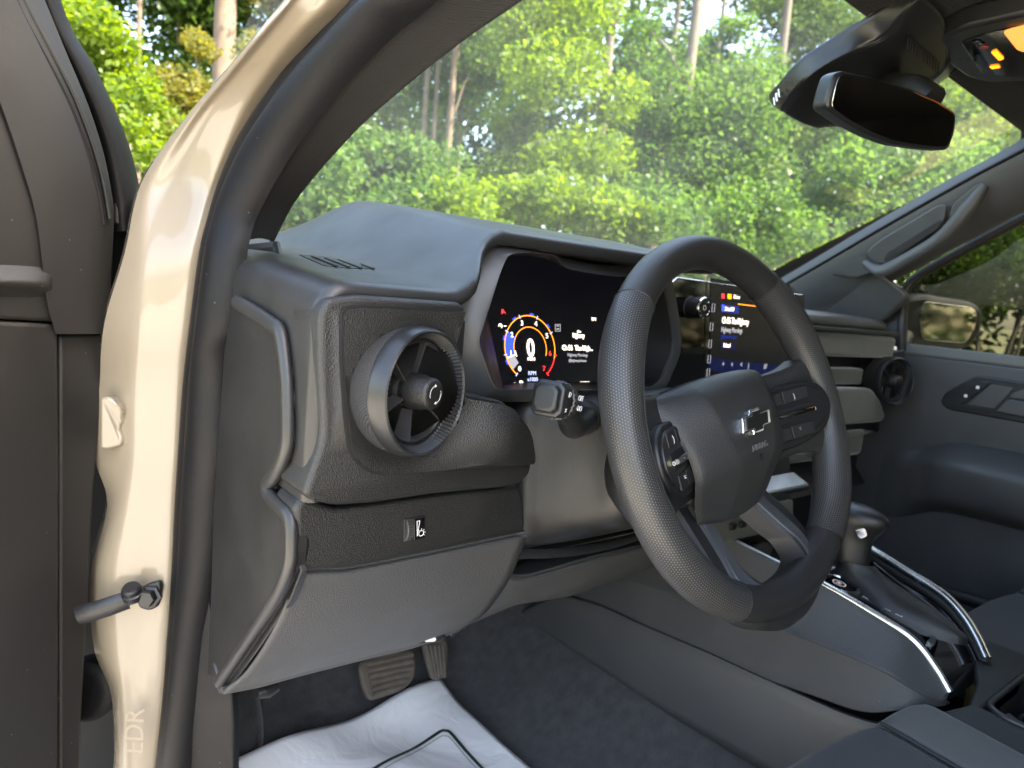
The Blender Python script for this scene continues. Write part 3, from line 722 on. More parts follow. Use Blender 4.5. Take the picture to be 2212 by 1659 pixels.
# hub (airbag cover): rows from top to bottom across a half outline, mirrored
def hub_row(b, w, ce, cm, shoulder=.55, bs=0.0):
    """edge half width w at depth ce, crest depth cm"""
    out = []
    for s in (-1, -.97, -.88, -shoulder-.05, -shoulder+.05, -.2, 0, .2, shoulder-.05, shoulder+.05, .88, .97, 1):
        e = abs(s)
        if e >= 1: c = ce-.004
        elif e >= .97: c = ce
        elif e >= .87: c = ce + (cm-ce)*.28
        elif e >= shoulder: c = ce + (cm-ce)*.90
        else: c = cm
        out.append(WQ(s*w, b + bs*(1-e*e), c))
    return out
rows = [hub_row(.047, .090, -.036, -.034, bs=.006), hub_row(.0465, .096, -.028, -.018, bs=.006), hub_row(.041, .101, -.024, -.006, .5, .005), hub_row(.030, .101, -.020, .005, .5, .003),
        hub_row(.014, .094, -.012, .011, .52), hub_row(-.012, .085, -.006, .012, .48), hub_row(-.036, .081, -.007, .010, .42), hub_row(-.050, .078, -.013, .002, .36, -.002),
        hub_row(-.068, .071, -.024, -.011, .4, -.004), hub_row(-.082, .064, -.031, -.023, .5, -.008), hub_row(-.087, .060, -.036, -.031, .5, -.009)]
hubo = loft('hub_cover', rows, MAT['hub'], SW, nu=5, nv=3, sharp=75)
text('airbag_lettering', 'AIRBAG', WQ(.004, -.0275, .0125), WX, WY, .0085, MAT['belt'], hubo, ext=.0005)
tube('airbag_symbol', [WQ(.004+.0028*math.cos(q), -.0385+.0028*math.sin(q), .0108) for q in np.linspace(0, 5.2, 12)], .0005, MAT['satin'], hubo, ns=5)
# cross emblem: chrome outline, dark textured centre
def emb(sc, c, sk=.0055):
    k = sc
    pts = [(-.0285, -.0075), (-.0095, -.0075), (-.0117, -.0125), (.0073, -.0125), (.0095, -.0075), (.0235, -.0075), (.0285, .0075), (.0095, .0075), (.0117, .0125), (-.0073, .0125), (-.0095, .0075), (-.0235, .0075)]
    return [WQ(.005+a*k, -.002+b*k, c) for a, b in pts]
em = slab('emblem', emb(1.0, .0165), WZ, .006, MAT['chrome'], SW, bev=.0014, seg=2)
slab('emblem_centre', emb(.76, .0172), WZ, .002, MAT['deep'], em, bev=.0002)
# spokes and control pads, left and right
for s in (-1, 1):
    G = []
    tp_ = -.008 if s < 0 else -.020
    for a, c, b0, b1 in ((.045, -.040, -.062, .056), (.080, -.027, -.060, .058), (.11, -.013, -.058, .058), (.135, -.0015, -.062, .060), (.152, .005, -.072, .066)):
        b1 += tp_
        G.append([WQ(s*a, b0, c-.026), WQ(s*a, b0, c-.006), WQ(s*a, b0+.006, c), WQ(s*a, (b0+b1)/2, c+.001), WQ(s*a, b1-.006, c), WQ(s*a, b1, c-.006), WQ(s*a, b1, c-.026)])
    sp = loft('spoke', G, MAT['leather'], SW, nu=4, nv=3, sharp=60, flip=(s < 0))
    def SQ(a, b, l=0):
        c = -.031 + (a-.058)*.46; return WQ(s*a, b, c + l)
    sn = (SQ(.06, 0, 0)-SQ(.12, 0, 0)).cross(WY)
    if sn.dot(WZ) < 0: sn = -sn
    sn.normalize()
    bz = [SQ(.066, .022, .004), SQ(.128, .023, .004), SQ(.152, .012, .004), SQ(.159, -.012, .004), SQ(.147, -.036, .004), SQ(.115, -.048, .004), SQ(.07, -.050, .004)]
    slab('pad_bezel', fillet(bz, .012), sn, .012, MAT['soft'], SW, bev=.003)
    pd = slab('control_pad', fillet([SQ(.070, .017, .0065), SQ(.126, .017, .0065), SQ(.145, .008, .0065), SQ(.152, -.011, .0065), SQ(.140, -.031, .0065), SQ(.112, -.040, .0065), SQ(.07, -.042, .0065)], .010), sn, .008, MAT['satin'], SW, bev=.0015)
    # buttons: two above, rocker slot with metal toggle, two below
    for a0, a1, b0, b1 in ((.072, .098, .0008, .0152), (.0995, .130, .0008, .0152), (.072, .098, -.039, -.0245), (.0995, .126, -.039, -.0245)):
        slab('control_button', fillet([SQ(a0, b0, .0078), SQ(a1, b0, .0078), SQ(a1, b1, .0078), SQ(a0, b1, .0078)], .002), sn, .003, MAT['matte'], pd, bev=.0008)
    slab('toggle_slot', fillet([SQ(.080, -.020, .0072), SQ(.131, -.020, .0072), SQ(.134, -.004, .0072), SQ(.080, -.004, .0072)], .003), sn, .002, MAT['deep'], pd, bev=.0003)
    tube('toggle', [SQ(.086, -.012, .0095), SQ(.107, -.012, .0125), SQ(.128, -.012, .0105)], [.0022, .0034, .0026], MAT['chrome'], pd, ns=8, n=4)
    for a, b, t_ in ((.086, .007, '«'), (.112, .007, '♪'), (.109, -.030, '⧉'), (.132, -.012, '⟲')):
        ch = {'«': '«', '♪': ')', '⧉': '=', '⟲': 'o'}[t_]
        text('button_symbol', ch, SQ(a, b, .0082), WX*1.0, WY, .0085, MAT['white'], pd, ext=.0001)

# lower U-shaped spoke: two legs from the hub to the flat bottom, with a raised trim
def ucoords(off, lift):
    pts = [(-.050, -.070, -.050), (-.054, -.095, -.036), (-.061, -.122, -.019), (-.064, -.142, -.008), (-.052, -.166, .004), (-.028, -.178, .008), (0, -.181, .009)]
    out = []
    pl = pts + [(-a, b, c) for a, b, c in reversed(pts[:-1])]
    for i, (a, b, c) in enumerate(pl):
        p, q = pl[max(0, i-1)], pl[min(len(pl)-1, i+1)]
        tx_, ty_ = q[0]-p[0], q[1]-p[1]; l = math.hypot(tx_, ty_); nx, ny = -ty_/l, tx_/l      # towards the inside of the U
        out.append((a+nx*off, b+ny*off, c+lift))
    return [WQ(*p) for p in out]
prof = [(-.025, -.028), (-.025, -.006), (-.019, -.0005), (-.006, .0012), (-.004, .0040), (.0125, .0040), (.016, .0015), (.017, -.004), (.017, -.028)]
G = [cr(ucoords(o_, l_), 5) for o_, l_ in prof]
grid_mesh('lower_spoke', G, MAT['leather'], SW, sharp=28)
G = [cr(ucoords(o_, l_), 5) for o_, l_ in ((-.0036, .0034), (-.0036, .0048), (-.0020, .0058), (.0105, .0058), (.0122, .0046), (.0122, .0034))]
grid_mesh('spoke_trim', G, MAT['bezel'], SW, sharp=28)
for s in (-1, 1):
    box('hub_back', WQ(s*.03, -.02, -.062), (.06, .10, .05), MAT['deep'], SW, bev=.008, ax=(WX, WY, WZ))

# ================================================================ steering column and stalk
SC = thing('steering_column', 'dark grey steering column shroud below the instrument display', 'steering column', (0, .15, 1.07))
def colrow(y, x0, x1, z0, z1, r, sk=0):
    pts = fillet([V((x0, y, z0+sk)), V((x1, y, z0+sk*.3)), V((x1, y+.02, z1)), V((x0, y+.02, z1))], r, 6)
    return pts
G = [colrow(.078, -.040, .04, 1.15, 1.20, .02), colrow(.076, -.070, .07, 1.128, 1.252, .035), colrow(.082, -.080, .080, 1.118, 1.258, .038), colrow(.105, -.092, .092, 1.105, 1.262, .04), colrow(.14, -.125, .12, 1.088, 1.258, .04), colrow(.165, -.15, .14, 1.078, 1.252, .03), colrow(.26, -.155, .15, 1.03, 1.25, .03)]
grid_mesh('column_shroud', [cr([r[j] for r in G], 4) for j in range(len(G[0]))], MAT['soft'], SC, closed_u=True, sharp=50, flip=True)
ring = [V((.082*math.cos(a), .0+.083 - (.0)*math.sin(a), 1.186+.074*math.sin(a))) for a in np.linspace(0, 2*math.pi, 48, endpoint=False)]
tube('shroud_collar', ring, .008, MAT['satin'], SC, closed=True, ns=10, up=(0, 1, 0), aspect=2.2)
tube('shroud_parting_line', [V((-.1555+.02*k, .24-.03*k, 1.146+.006*k)) for k in range(4)], .0008, MAT['deep'], SC, ns=5)
# wedge of the shroud that dips to its lower edge
LW = PL([(1118, 1196), (1180, 1196), (1250, 1190), (1320, 1176), (1378, 1158)], y=.105)
tube('shroud_lower_edge', cr(LW, 4), .005, MAT['soft'], SC, ns=8)
TSK = thing('turn_signal_stalk', 'black stalk with ribbed ring left of the steering wheel', 'stalk', P(1235, 915, y=.09))
s0, s1, s2, s3 = P(1262, 905, y=.105), P(1238, 920, y=.075), P(1226, 893, y=.055), P(1208, 868, y=.045)
tube('stalk_arm', [s0, s1, s2, s3], [.014, .0125, .011, .012], MAT['satin'], TSK, ns=14, n=5)
revolve('stalk_boot', [(.018, -.004), (.018, .006), (.014, .010), (.012, .010)], s0 + V((.006, .006, 0)), (s1-s0), MAT['matte'], TSK, n=24)
hpl = V((-.225, .040, 1.267)); hd = (P(1165, 858, y=.028) - P(1222, 868, y=.050)).normalized()      # pointing to the free end
hu = (V((0, 0, 1)) - hd*hd.z).normalized(); hw = hd.cross(hu)
hc0 = P(1222, 868, y=.052); hc1 = P(1182, 860, y=.036)
def sec(c, w, h, ch):
    pts = [(-w, -h+ch), (-w+ch, -h), (w-ch, -h), (w, -h+ch), (w, h-ch), (w-ch, h), (-w+ch, h), (-w, h-ch)]
    return [c + hw*a*.78 + hu*b*.80 for a, b in pts]
L_ = (hc1-hc0).length
SG = [sec(hc0 - hd*.012, .008, .009, .004), sec(hc0, .0155, .0165, .006), sec(hc0.lerp(hc1, .5), .018, .0185, .006), sec(hc1 - hd*.002, .0195, .0195, .006), sec(hc1, .018, .018, .006)]
vs = [p for r in SG for p in r]; fs = [[i*8+j, i*8+(j+1) % 8, (i+1)*8+(j+1) % 8, (i+1)*8+j] for i in range(4) for j in range(8)] + [list(range(7, -1, -1)), [32+j for j in range(8)]]
hd_o = mesh('stalk_head', vs, fs, MAT['satin'], TSK, bev=.0025)
SG = [sec(hc1 - hd*.001, .0150, .0150, .005), sec(hc1 + hd*.0035, .0150, .0150, .005), sec(hc1 + hd*.006, .0125, .0125, .005)]
vs = [p for r in SG for p in r]; fs = [[i*8+j, i*8+(j+1) % 8, (i+1)*8+(j+1) % 8, (i+1)*8+j] for i in range(2) for j in range(8)] + [[16+j for j in range(8)]]
mesh('stalk_button', vs, fs, MAT['soft'], TSK, bev=.0015)
wc_ = hc0.lerp(hc1, .42)
revolve('ribbed_ring', [(.0155, -.0045), (.0168, -.0038), (.0168, .0038), (.0155, .0045)], wc_, hd, MAT['vane'], TSK, n=48, sharp=12, rfun=lambda r, h, k: .0009*(k % 2))
toward = (CAM-wc_); toward = (toward - hd*toward.dot(hd)).normalized()
for k, t_ in enumerate(('=D', 'o:', 'ID')):
    q = hc0.lerp(hc1, .05+.17*(k == 1)+.32*(k == 0)*0 + .30*(k == 2)*0) 
side = (-WZ if False else V((0, -1, 0))); side = (side - hd*side.dot(hd)).normalized(); upv = hd.cross(side)
if upv.z < 0: upv = -upv
for t_, f_, b_ in (('OFF', .12, .006), ('=DO', .10, -.003), ('D', .75, .007), ('x', .78, -.006)):
    text('stalk_symbol', t_, hc0.lerp(hc1, f_) + side*.0155 + upv*b_, -hd, upv, .007, MAT['white'], TSK, ext=.0002)
# ================================================================ cab body: pillars, seals, windscreen, roof
TB = thing('truck_body', 'sand beige truck body with pillar, rubber door seal and windscreen', 'truck body', (-.45, .45, .35))
PILB = (V((-.432, 0, 1.35)), V((1, 0, -.26)))                      # plane of the door opening above the belt, leaning inwards
PIL0 = lambda d: (V((-.432+d, 0, 1.35)), V((1, 0, -.26)))
def body(u, v, d=0):
    p = PP(u, v, PIL0(d))
    if p.z < 1.35: p = P(u, v, x=-.432+d)
    return p
# rubber seal: outer and inner edge along the opening
so_ = [(800, -35), (756, 20), (700, 75), (615, 164), (547, 260), (513, 318), (478, 403), (458, 472), (440, 545), (419, 701), (403, 835), (393, 985), (386, 1092), (378, 1246), (367, 1400), (359, 1502), (342, 1659), (325, 1800)]
si_ = [(945, -30), (890, 20), (831, 68), (729, 174), (645, 280), (590, 362), (550, 437), (531, 480), (516, 545), (496, 701), (480, 790), (469, 985), (460, 1092), (449, 1246), (430, 1400), (419, 1502), (403, 1659), (390, 1800)]
rows = []
for (a, b) in zip(so_, si_):
    po, pi = body(*a, -.006), body(*b, .002)
    ax = pi-po; w = ax.length; nrm = V((-.75, -.66, .0)); nrm = (nrm - ax*(nrm.dot(ax)/w/w)).normalized()
    r = []
    for t, h in ((-.02, -.012), (0, .0), (.05, .006), (.20, .0085), (.33, .0075), (.40, .011), (.55, .017), (.72, .0175), (.88, .012), (.97, .003), (1.0, -.008)):
        r.append(po + ax*t + nrm*h)
    rows.append(r)
loft('door_seal', rows, MAT['rubber'], TB, nu=5, nv=2, sharp=70)

# painted hinge pillar and A-pillar: rows run down the opening, columns outwards from the seal
UPR = [((800, -35), (760, -35), (728, -35), (700, -35), (672, -35), (655, -35), (645, -35)),
       ((756, 20), (722, 20), (692, 20), (662, 20), (628, 20), (612, 20), (600, 20)),
       ((700, 75), (668, 75), (640, 75), (608, 78), (580, 78), (562, 78), (550, 79)),
       ((615, 164), (590, 164), (568, 164), (532, 166), (506, 167), (488, 168), (474, 169)),
       ((547, 260), (528, 260), (506, 260), (458, 261), (430, 262), (410, 262), (396, 262)),
       ((478, 403), (464, 403), (446, 403), (392, 402), (358, 400), (325, 398), (305, 396)),
       ((440, 545), (424, 545), (404, 545), (352, 545), (318, 545), (300, 545), (270, 545)),
       ((419, 701), (402, 701), (382, 701), (330, 701), (300, 701), (268, 701), (225, 701)),
       ((403, 835), (388, 835), (370, 835), (322, 835), (288, 835), (255, 835), (215, 835)),
       ((393, 985), (380, 985), (362, 985), (314, 985), (284, 985), (250, 985), (205, 985)),
       ((386, 1092), (372, 1092), (352, 1092), (304, 1092), (270, 1092), (248, 1092), (232, 1092)),
       ((378, 1246), (364, 1246), (340, 1246), (285, 1246), (240, 1246), (212, 1246), (195, 1246)),
       ((367, 1400), (352, 1400), (325, 1400), (280, 1400), (245, 1400), (220, 1400), (203, 1400)),
       ((359, 1502), (344, 1502), (318, 1502), (285, 1502), (262, 1502), (250, 1502), (240, 1502)),
       ((342, 1659), (328, 1659), (305, 1659), (285, 1659), (270, 1659), (258, 1659), (250, 1659)),
       ((325, 1800), (312, 1800), (290, 1800), (270, 1800), (255, 1800), (245, 1800), (236, 1800))]
PNL = V((-.58, -.80, .12)).normalized(); PNH = V((-.60, -.72, .34)).normalized()
REL_LO = (-.004, .002, .004, .003, .003, -.006, -.022)
REL_HI = (-.004, .003, .007, .002, -.001, .002, -.003)
rows = []
def pil_row(i): 
    k = sst(4.0, 8.0, i); n = (PNH*(1-k) + PNL*k).normalized(); return body(*UPR[i][0], -.004), n, k
for i, r in enumerate(UPR):
    S, n, k = pil_row(i)
    rows.append([PP(u, v, (S + n*(REL_HI[j]*(1-k) + REL_LO[j]*k), n)) for j, (u, v) in enumerate(r)])
loft('painted_pillar', rows, MAT['paint'], TB, nu=6, nv=6, sharp=0)
def pil(u, v, d=0):
    i = min(range(len(UPR)), key=lambda q: abs(UPR[q][0][1]-v)); S, n, k = pil_row(i)
    S = body(UPR[i][0][0] + 0, v, -.004) if True else S
    return PP(u, v, (S + n*d, n))
# edge return behind the outer line of the pillar
rows2 = [[r[-1], r[-1] + V((.01, .05, 0)), r[-1]+V((.06, .09, 0))] for r in rows]
loft('pillar_return', rows2, MAT['paint'], TB, nu=4, nv=2, sharp=0)
# cowl and front wing ahead of the pillar (mostly hidden)
slab('front_wing', [V((-.62, .62, .45)), V((-.62, 1.9, .55)), V((-.60, 1.9, 1.10)), V((-.60, .66, 1.16))], (-1, 0, 0), .1, MAT['paint'], TB, bev=.03)
slab('bonnet', [V((-.55, .98, 1.10)), V((-.52, 2.0, .98)), V((1.26, 2.0, .98)), V((1.29, .98, 1.10))], (0, 0, 1), .05, MAT['paint'], TB, bev=.02)
slab('hinge_gap_backing', [V((-.66, .64, .4)), V((-.42, .64, .4)), V((-.42, .64, 1.22)), V((-.66, .64, 1.22))], (0, -1, 0), .01, MAT['matte'], TB, bev=0)
# painted hinge (upper) on the pillar
hg = []
hx = lambda u, v: pil(u, v, .006)
hg = fillet([hx(215, 858), (hx(236, 856)), hx(262, 884), hx(268, 912), hx(256, 926), hx(266, 946), hx(262, 962), hx(240, 970), hx(215, 972)], .012, 5)
slab('hinge', hg, PNL, .035, MAT['paint'], TB, bev=.010, seg=5)
# black body plug low on the pillar
revolve('body_plug', [(.036, -.02), (.036, .006), (.030, .011), (.020, .012), (.0001, .010)], pil(190, 1490, -.045), PNL, MAT['rubber'], TB, n=36)
# faded sticker traces: ghost lettering on the lower pillar
gm = plastic('sticker_residue', (.243, .204, .150), .6)
gp0 = (body(300, 1560, -.045) - V((.002, .004, 0)))
text('sticker_residue', 'EDR', pil(292, 1580, .0105), V((0, 0, 1)), V((-.80, .58, 0)), .030, gm, TB, ext=.0001)

# fabric covered inner trim of the driver's A-pillar
to_ = si_[:9]
ti_ = [(1190, -45), (1105, 15), (1020, 73), (905, 162), (790, 262), (716, 340), (665, 400), (630, 448), (592, 522)]
rows = []
for (a, b) in zip(to_, ti_):
    p0 = body(a[0]-8, a[1]+4, .004); p1 = body(*b, .055)
    n = V((-.55, -.75, .35)).normalized(); r = [p0 + V((.004, .02, 0))]
    for t, h in ((.0, .0), (.15, .010), (.40, .018), (.70, .016), (.92, .006), (1.0, 0)): r.append(p0.lerp(p1, t) + n*h)
    r.append(p1 + V((.006, .03, .0))); r.append(p1 + V((.02, .06, .01))); rows.append(r)
loft('pillar_trim', rows, MAT['fabric'], TB, nu=5, nv=4, sharp=0)
slab('pillar_foot', [P(500, 530, x=-.41), P(600, 520, x=-.36), P(610, 575, x=-.38), P(505, 660, x=-.415)], (-.6, -.8, 0), .01, MAT['matte'], TB, bev=.002)

# windscreen
GW = []
for k in range(17):
    s = k/16; x = -.40 + 1.54*s; bow = .05*(1-(2*s-1)**2)
    GW.append([V((x*(1-.06*t)+.022*t, .86+bow - t*.80, 1.385 + t*.395 + .012*math.sin(math.pi*t))) for t in np.linspace(0, 1, 9)])
def glass(name, tint, gloss=.06, film=.0, rough=.0, base=.04):
    m, N, L, b = newmat(name); N.remove(b)
    out = N['Material Output']
    tr = N.new('ShaderNodeBsdfTransparent'); tr.inputs[0].default_value = (*tint, 1)
    gl = N.new('ShaderNodeBsdfGlossy'); gl.inputs['Roughness'].default_value = rough; gl.inputs[0].default_value = (1, 1, 1, 1)
    fr = N.new('ShaderNodeLayerWeight'); fr.inputs[0].default_value = .5
    pw = N.new('ShaderNodeMath'); pw.operation = 'POWER'; pw.inputs[1].default_value = 4.0; L.new(fr.outputs['Facing'], pw.inputs[0])
    mu = N.new('ShaderNodeMath'); mu.operation = 'MULTIPLY_ADD'; mu.inputs[1].default_value = gloss; mu.inputs[2].default_value = base; L.new(pw.outputs[0], mu.inputs[0])
    mx = N.new('ShaderNodeMixShader'); L.new(mu.outputs[0], mx.inputs[0]); L.new(tr.outputs[0], mx.inputs[1]); L.new(gl.outputs[0], mx.inputs[2])
    last = mx
    if film:
        df = N.new('ShaderNodeBsdfDiffuse'); df.inputs[0].default_value = (.8, .82, .8, 1)
        tl = N.new('ShaderNodeBsdfTranslucent'); tl.inputs[0].default_value = (.8, .82, .8, 1)
        a = N.new('ShaderNodeMixShader'); a.inputs[0].default_value = .6; L.new(df.outputs[0], a.inputs[1]); L.new(tl.outputs[0], a.inputs[2])
        tc = N.new('ShaderNodeTexCoord'); nz = N.new('ShaderNodeTexNoise'); nz.inputs['Scale'].default_value = 3.0; nz.inputs['Detail'].default_value = 4
        L.new(tc.outputs['Object'], nz.inputs['Vector'])
        mr = N.new('ShaderNodeMapRange'); mr.inputs[1].default_value = .35; mr.inputs[2].default_value = .75; mr.inputs[3].default_value = film*.5; mr.inputs[4].default_value = film*1.6
        L.new(nz.outputs['Fac'], mr.inputs[0])
        m2 = N.new('ShaderNodeMixShader'); L.new(mr.outputs[0], m2.inputs[0]); L.new(mx.outputs[0], m2.inputs[1]); L.new(a.outputs[0], m2.inputs[2]); last = m2
    L.new(last.outputs[0], out.inputs[0])
    return m
MAT['glass'] = glass('windscreen_glass', (.90, .96, .92), .40, .045)
MAT['tint'] = glass('tinted_side_glass', (.40, .41, .38), .1, .001, base=.008)
ws = grid_mesh('windscreen', GW, MAT['glass'], TB, sharp=0)
loft('passenger_pillar_outer', [[p + V((.0, 0, -.004)), p + V((.02, -.005, -.02)), p + V((.05, -.01, -.10 if p.y > .55 else -.06)), p + V((.06, -.02, -.30 if p.y > .55 else -.075))] for p in GW[-1]], MAT['matte'], TB, nu=2, nv=3, sharp=0)
# black band at the base of the glass
grid_mesh('windscreen_band', [[r[0] + V((0, .004, .004)), r[0].lerp(r[1], .45) + V((0, .004, .004))] for r in GW], MAT['deep'], TB, sharp=0)
# roof with black headliner, rear wall, floor pan, sill
RZ = 1.80
slab('headliner', [V((-.30, -.02, RZ-.02)), V((1.04, -.02, RZ-.02)), V((1.02, -1.9, RZ-.02)), V((-.28, -1.9, RZ-.02))], (0, 0, -1), .02, MAT['headliner'], TB, bev=.004)
slab('roof_panel', [V((-.36, .06, RZ+.03)), V((1.10, .06, RZ+.03)), V((1.08, -1.95, RZ+.05)), V((-.34, -1.95, RZ+.05))], (0, 0, 1), .025, MAT['paint'], TB, bev=.01)
slab('cab_rear_wall', [V((-.50, -1.95, .5)), V((1.24, -1.95, .5)), V((1.08, -1.95, RZ+.02)), V((-.34, -1.95, RZ+.02))], (0, 1, 0), .03, MAT['matte'], TB, bev=.01)
slab('rear_side_wall', [V((1.16, -.80, .5)), V((1.16, -1.94, .5)), V((1.06, -1.94, RZ)), V((1.06, -.80, RZ))], (-1, 0, 0), .03, MAT['matte'], TB, bev=.01)
slab('rear_door', [V((-.52, -.95, .5)), V((-.52, -1.94, .5)), V((-.35, -1.94, RZ)), V((-.35, -.95, RZ))], (1, 0, 0), .03, MAT['matte'], TB, bev=.01)
slab('cab_floor', [V((-.42, .75, .60)), V((1.16, .75, .60)), V((1.16, -1.94, .60)), V((-.42, -1.94, .60))], (0, 0, 1), .05, MAT['matte'], TB, bev=0)
slab('firewall', [V((-.42, .76, .6)), V((1.16, .76, .6)), V((1.16, .86, 1.36)), V((-.42, .86, 1.36))], (0, -1, 0), .03, MAT['deep'], TB, bev=0)
slab('sill', [V((-.44, .40, .66)), V((-.44, -1.0, .66)), V((-.58, -1.0, .60)), V((-.58, .48, .60))], (-.2, 0, 1), .08, MAT['paint'], TB, bev=.01)
# kick panel between seal and carpet
kp = [body(449, 1300, .004), P(500, 1475, x=-.405), P(505, 1560, x=-.40), P(505, 1700, x=-.395), P(395, 1700, x=-.428), body(414, 1570, .004), body(430, 1400, .004)]
slab('kick_panel', kp, (-.8, -.6, 0), .01, MAT['rubber'], TB, bev=.002)

# passenger A-pillar trim with grab handle
XQ = 1.045
PR = (V((1.06, 0, 1.32)), V((1, 0, .26)))
def pr_(u, v, d=0): return PP(u, v, (V((1.06+d, 0, 1.32)), V((1, 0, .26))))
gl_ = [(1700, 612), (1790, 560), (1900, 495), (2010, 432), (2110, 376), (2206, 326), (2300, 272)]
dr_ = [(1760, 690), (1840, 650), (1960, 592), (2060, 538), (2140, 496), (2212, 458), (2300, 415)]
rows = []
for a, b in zip(gl_, dr_):
    p0, p1 = pr_(*a, -.03), pr_(*b, .0); n = V((-.8, -.5, .3)).normalized()
    rows.append([p0 + V((.02, .05, 0)), p0, p0.lerp(p1, .12)+n*.012, p0.lerp(p1, .45)+n*.024, p0.lerp(p1, .8)+n*.020, p1, p1+V((.03, .03, 0))])
loft('passenger_pillar_trim', rows, MAT['console'], TB, nu=5, nv=4, sharp=0, flip=True)
tube('windscreen_edge_seal', [pr_(u, v, -.034) for u, v in gl_], .004, MAT['deep'], TB, ns=6)
# lower widening of the trim towards the dash
slab('pillar_lower_trim', fillet([pr_(1700, 612, -.02), pr_(1870, 560, -.03), pr_(1970, 640, -.01), pr_(1905, 700, -.005), pr_(1740, 685, -.005)], .02), (-1, -.3, 0), .03, MAT['console'], TB, bev=.01)
ghp = [(1880, 560), (1900, 530), (1975, 480), (2040, 440), (2060, 432)]
gh = thing('grab_handle', 'dark grey grab handle on the passenger windscreen pillar', 'handle', pr_(1980, 480, -.05))
hr_ = slab('handle_recess', fillet([pr_(1884, 566, -.050), pr_(1870, 545, -.050), pr_(1895, 520, -.050), pr_(2028, 440, -.050), pr_(2048, 440, -.050), pr_(2040, 482, -.050), pr_(1912, 572, -.050)], .012), (-.8, -.5, .3), .012, MAT['console'], gh, bev=.004)
slab('handle_pocket', fillet([pr_(1908, 562, -.0515), pr_(1916, 545, -.0515), pr_(2030, 474, -.0515), pr_(2037, 478, -.0515), pr_(2028, 494, -.0515), pr_(1922, 566, -.0515)], .006), (-.8, -.5, .3), .006, MAT['deep'], gh, bev=.002)
tube('handle_grip', [pr_(1868, 566, -.045), pr_(1905, 584, -.060), pr_(1965, 556, -.064), (pr_(2035, 512, -.064)), pr_(2090, 452, -.056), pr_(2128, 400, -.045)], [.008, .014, .014, .014, .015, .008], MAT['console'], gh, ns=14, n=6, up=(-.8, -.5, .3), aspect=.7)
slab('handle_upper_mount', fillet([pr_(2050, 470, -.050), pr_(2058, 440, -.050), pr_(2112, 396, -.050), pr_(2130, 395, -.050), pr_(2088, 452, -.052)], .008), (-.8, -.5, .3), .012, MAT['console'], gh, bev=.004)
slab('handle_lower_mount', fillet([pr_(1796, 590, -.044), pr_(1862, 552, -.048), pr_(1900, 582, -.050), pr_(1850, 598, -.046)], .008), (-.8, -.5, .3), .012, MAT['console'], gh, bev=.004)

# ================================================================ driver door (open), far left
DN = V((.466, -.885, 0)).normalized()
DD = thing('driver_door', 'open driver door with dusty dark grey trim panel at the left edge', 'door', (-.52, .46, .55))
def dp(u, v, d=0): return PP(u, v, (V((-.49, .45, 1.2)) + DN*d, DN))
def dpl_(l, d=0): return [dp(u, v, d) for u, v in l]
slab('lower_trim', dpl_([(-260, 690), (0, 694), (121, 700), (127, 712), (130, 1000), (128, 1700), (-260, 1700)], .012), DN, .03, MAT['doortrim'], DD, bev=.004)
slab('lower_edge_trim', dpl_([(128, 723), (230, 722), (228, 745), (220, 870), (205, 1050), (192, 1300), (180, 1520), (172, 1700), (128, 1700)], .004), DN, .05, MAT['doortrim'], DD, bev=.004)
ut = [dp(-260, -40, .012), dp(-60, -40, .012), dp(22, 160, .012), dp(80, 350, .012), dp(104, 480, .012), dp(122, 600, .012), dp(121, 696, .012), dp(0, 690, .012), dp(-260, 686, .012)]
slab('upper_trim', ut, DN, .03, MAT['doortrim'], DD, bev=.004)
# curved frame trim sweeping up to the window frame
frs = [[(232, 718), (100, 718)], [(240, 560), (80, 640)], [(244, 470), (60, 480)], [(240, 420), (30, 370)], [(222, 330), (-30, 200)], [(190, 230), (-90, 100)], [(140, 110), (-140, 0)], [(95, 0), (-190, -60)], [(70, -60), (-230, -120)]]
rows = []
for a, b in frs:
    p0, p1 = dp(*a, .002), dp(*b, .002)
    rows.append([p0 - DN*.03, p0, p0.lerp(p1, .12)+DN*.008, p0.lerp(p1, .35)+DN*.0135, p0.lerp(p1, .75)+DN*.0145, p1+DN*.0135])
loft('frame_trim', rows, MAT['doortrim'], DD, nu=5, nv=4, sharp=0)
# step shelf on the inner trim
rows = [[dp(-200, v, d_), dp(0, v+2, d_), dp(100, v+5, d_*.9), dp(118, v+5, .010)] for v, d_ in ((570, .012), (592, .020), (610, .024), (628, .016), (640, .012))]
loft('trim_shelf', rows, MAT['doortrim'], DD, nu=4, nv=3, sharp=0)
# two rubber lips of the window frame
l1 = [(20, -60), (52, 20), (100, 110), (150, 205), (185, 290), (208, 360), (222, 420), (232, 480)]
tube('frame_lip', cr(dpl_([(u-7, v+5) for u, v in l1], .0135), 4), .0022, MAT['rubber'], DD, ns=8)
tube('frame_groove', cr(dpl_([(u+5, v-8) for u, v in l1], .0135), 4), .0020, MAT['deep'], DD, ns=8)
l2 = [(110, -50), (150, 60), (205, 150), (252, 250), (282, 330), (299, 400), (308, 440), (312, 475)]
l2b = [(80, -50), (118, 60), (170, 160), (215, 262), (240, 345), (252, 410), (258, 450), (262, 500)]
rows = []
for a, b in zip(l2, l2b):
    p0, p1 = dp(*a, -.03), dp(*b, -.004)
    rows.append([p0 - DN*.02, p0, p0.lerp(p1, .3)+DN*.008, p0.lerp(p1, .7)+DN*.008, p1, p1 - DN*.03])
loft('weatherstrip', rows, MAT['rubber'], DD, nu=5, nv=4, sharp=0)
slab('mirror_sail', fillet(dpl_([(250, 425), (300, 432), (308, 470), (306, 560), (286, 620), (240, 705), (233, 720), (238, 560)], -.02), .006), DN, .03, MAT['piano'], DD, bev=.004)
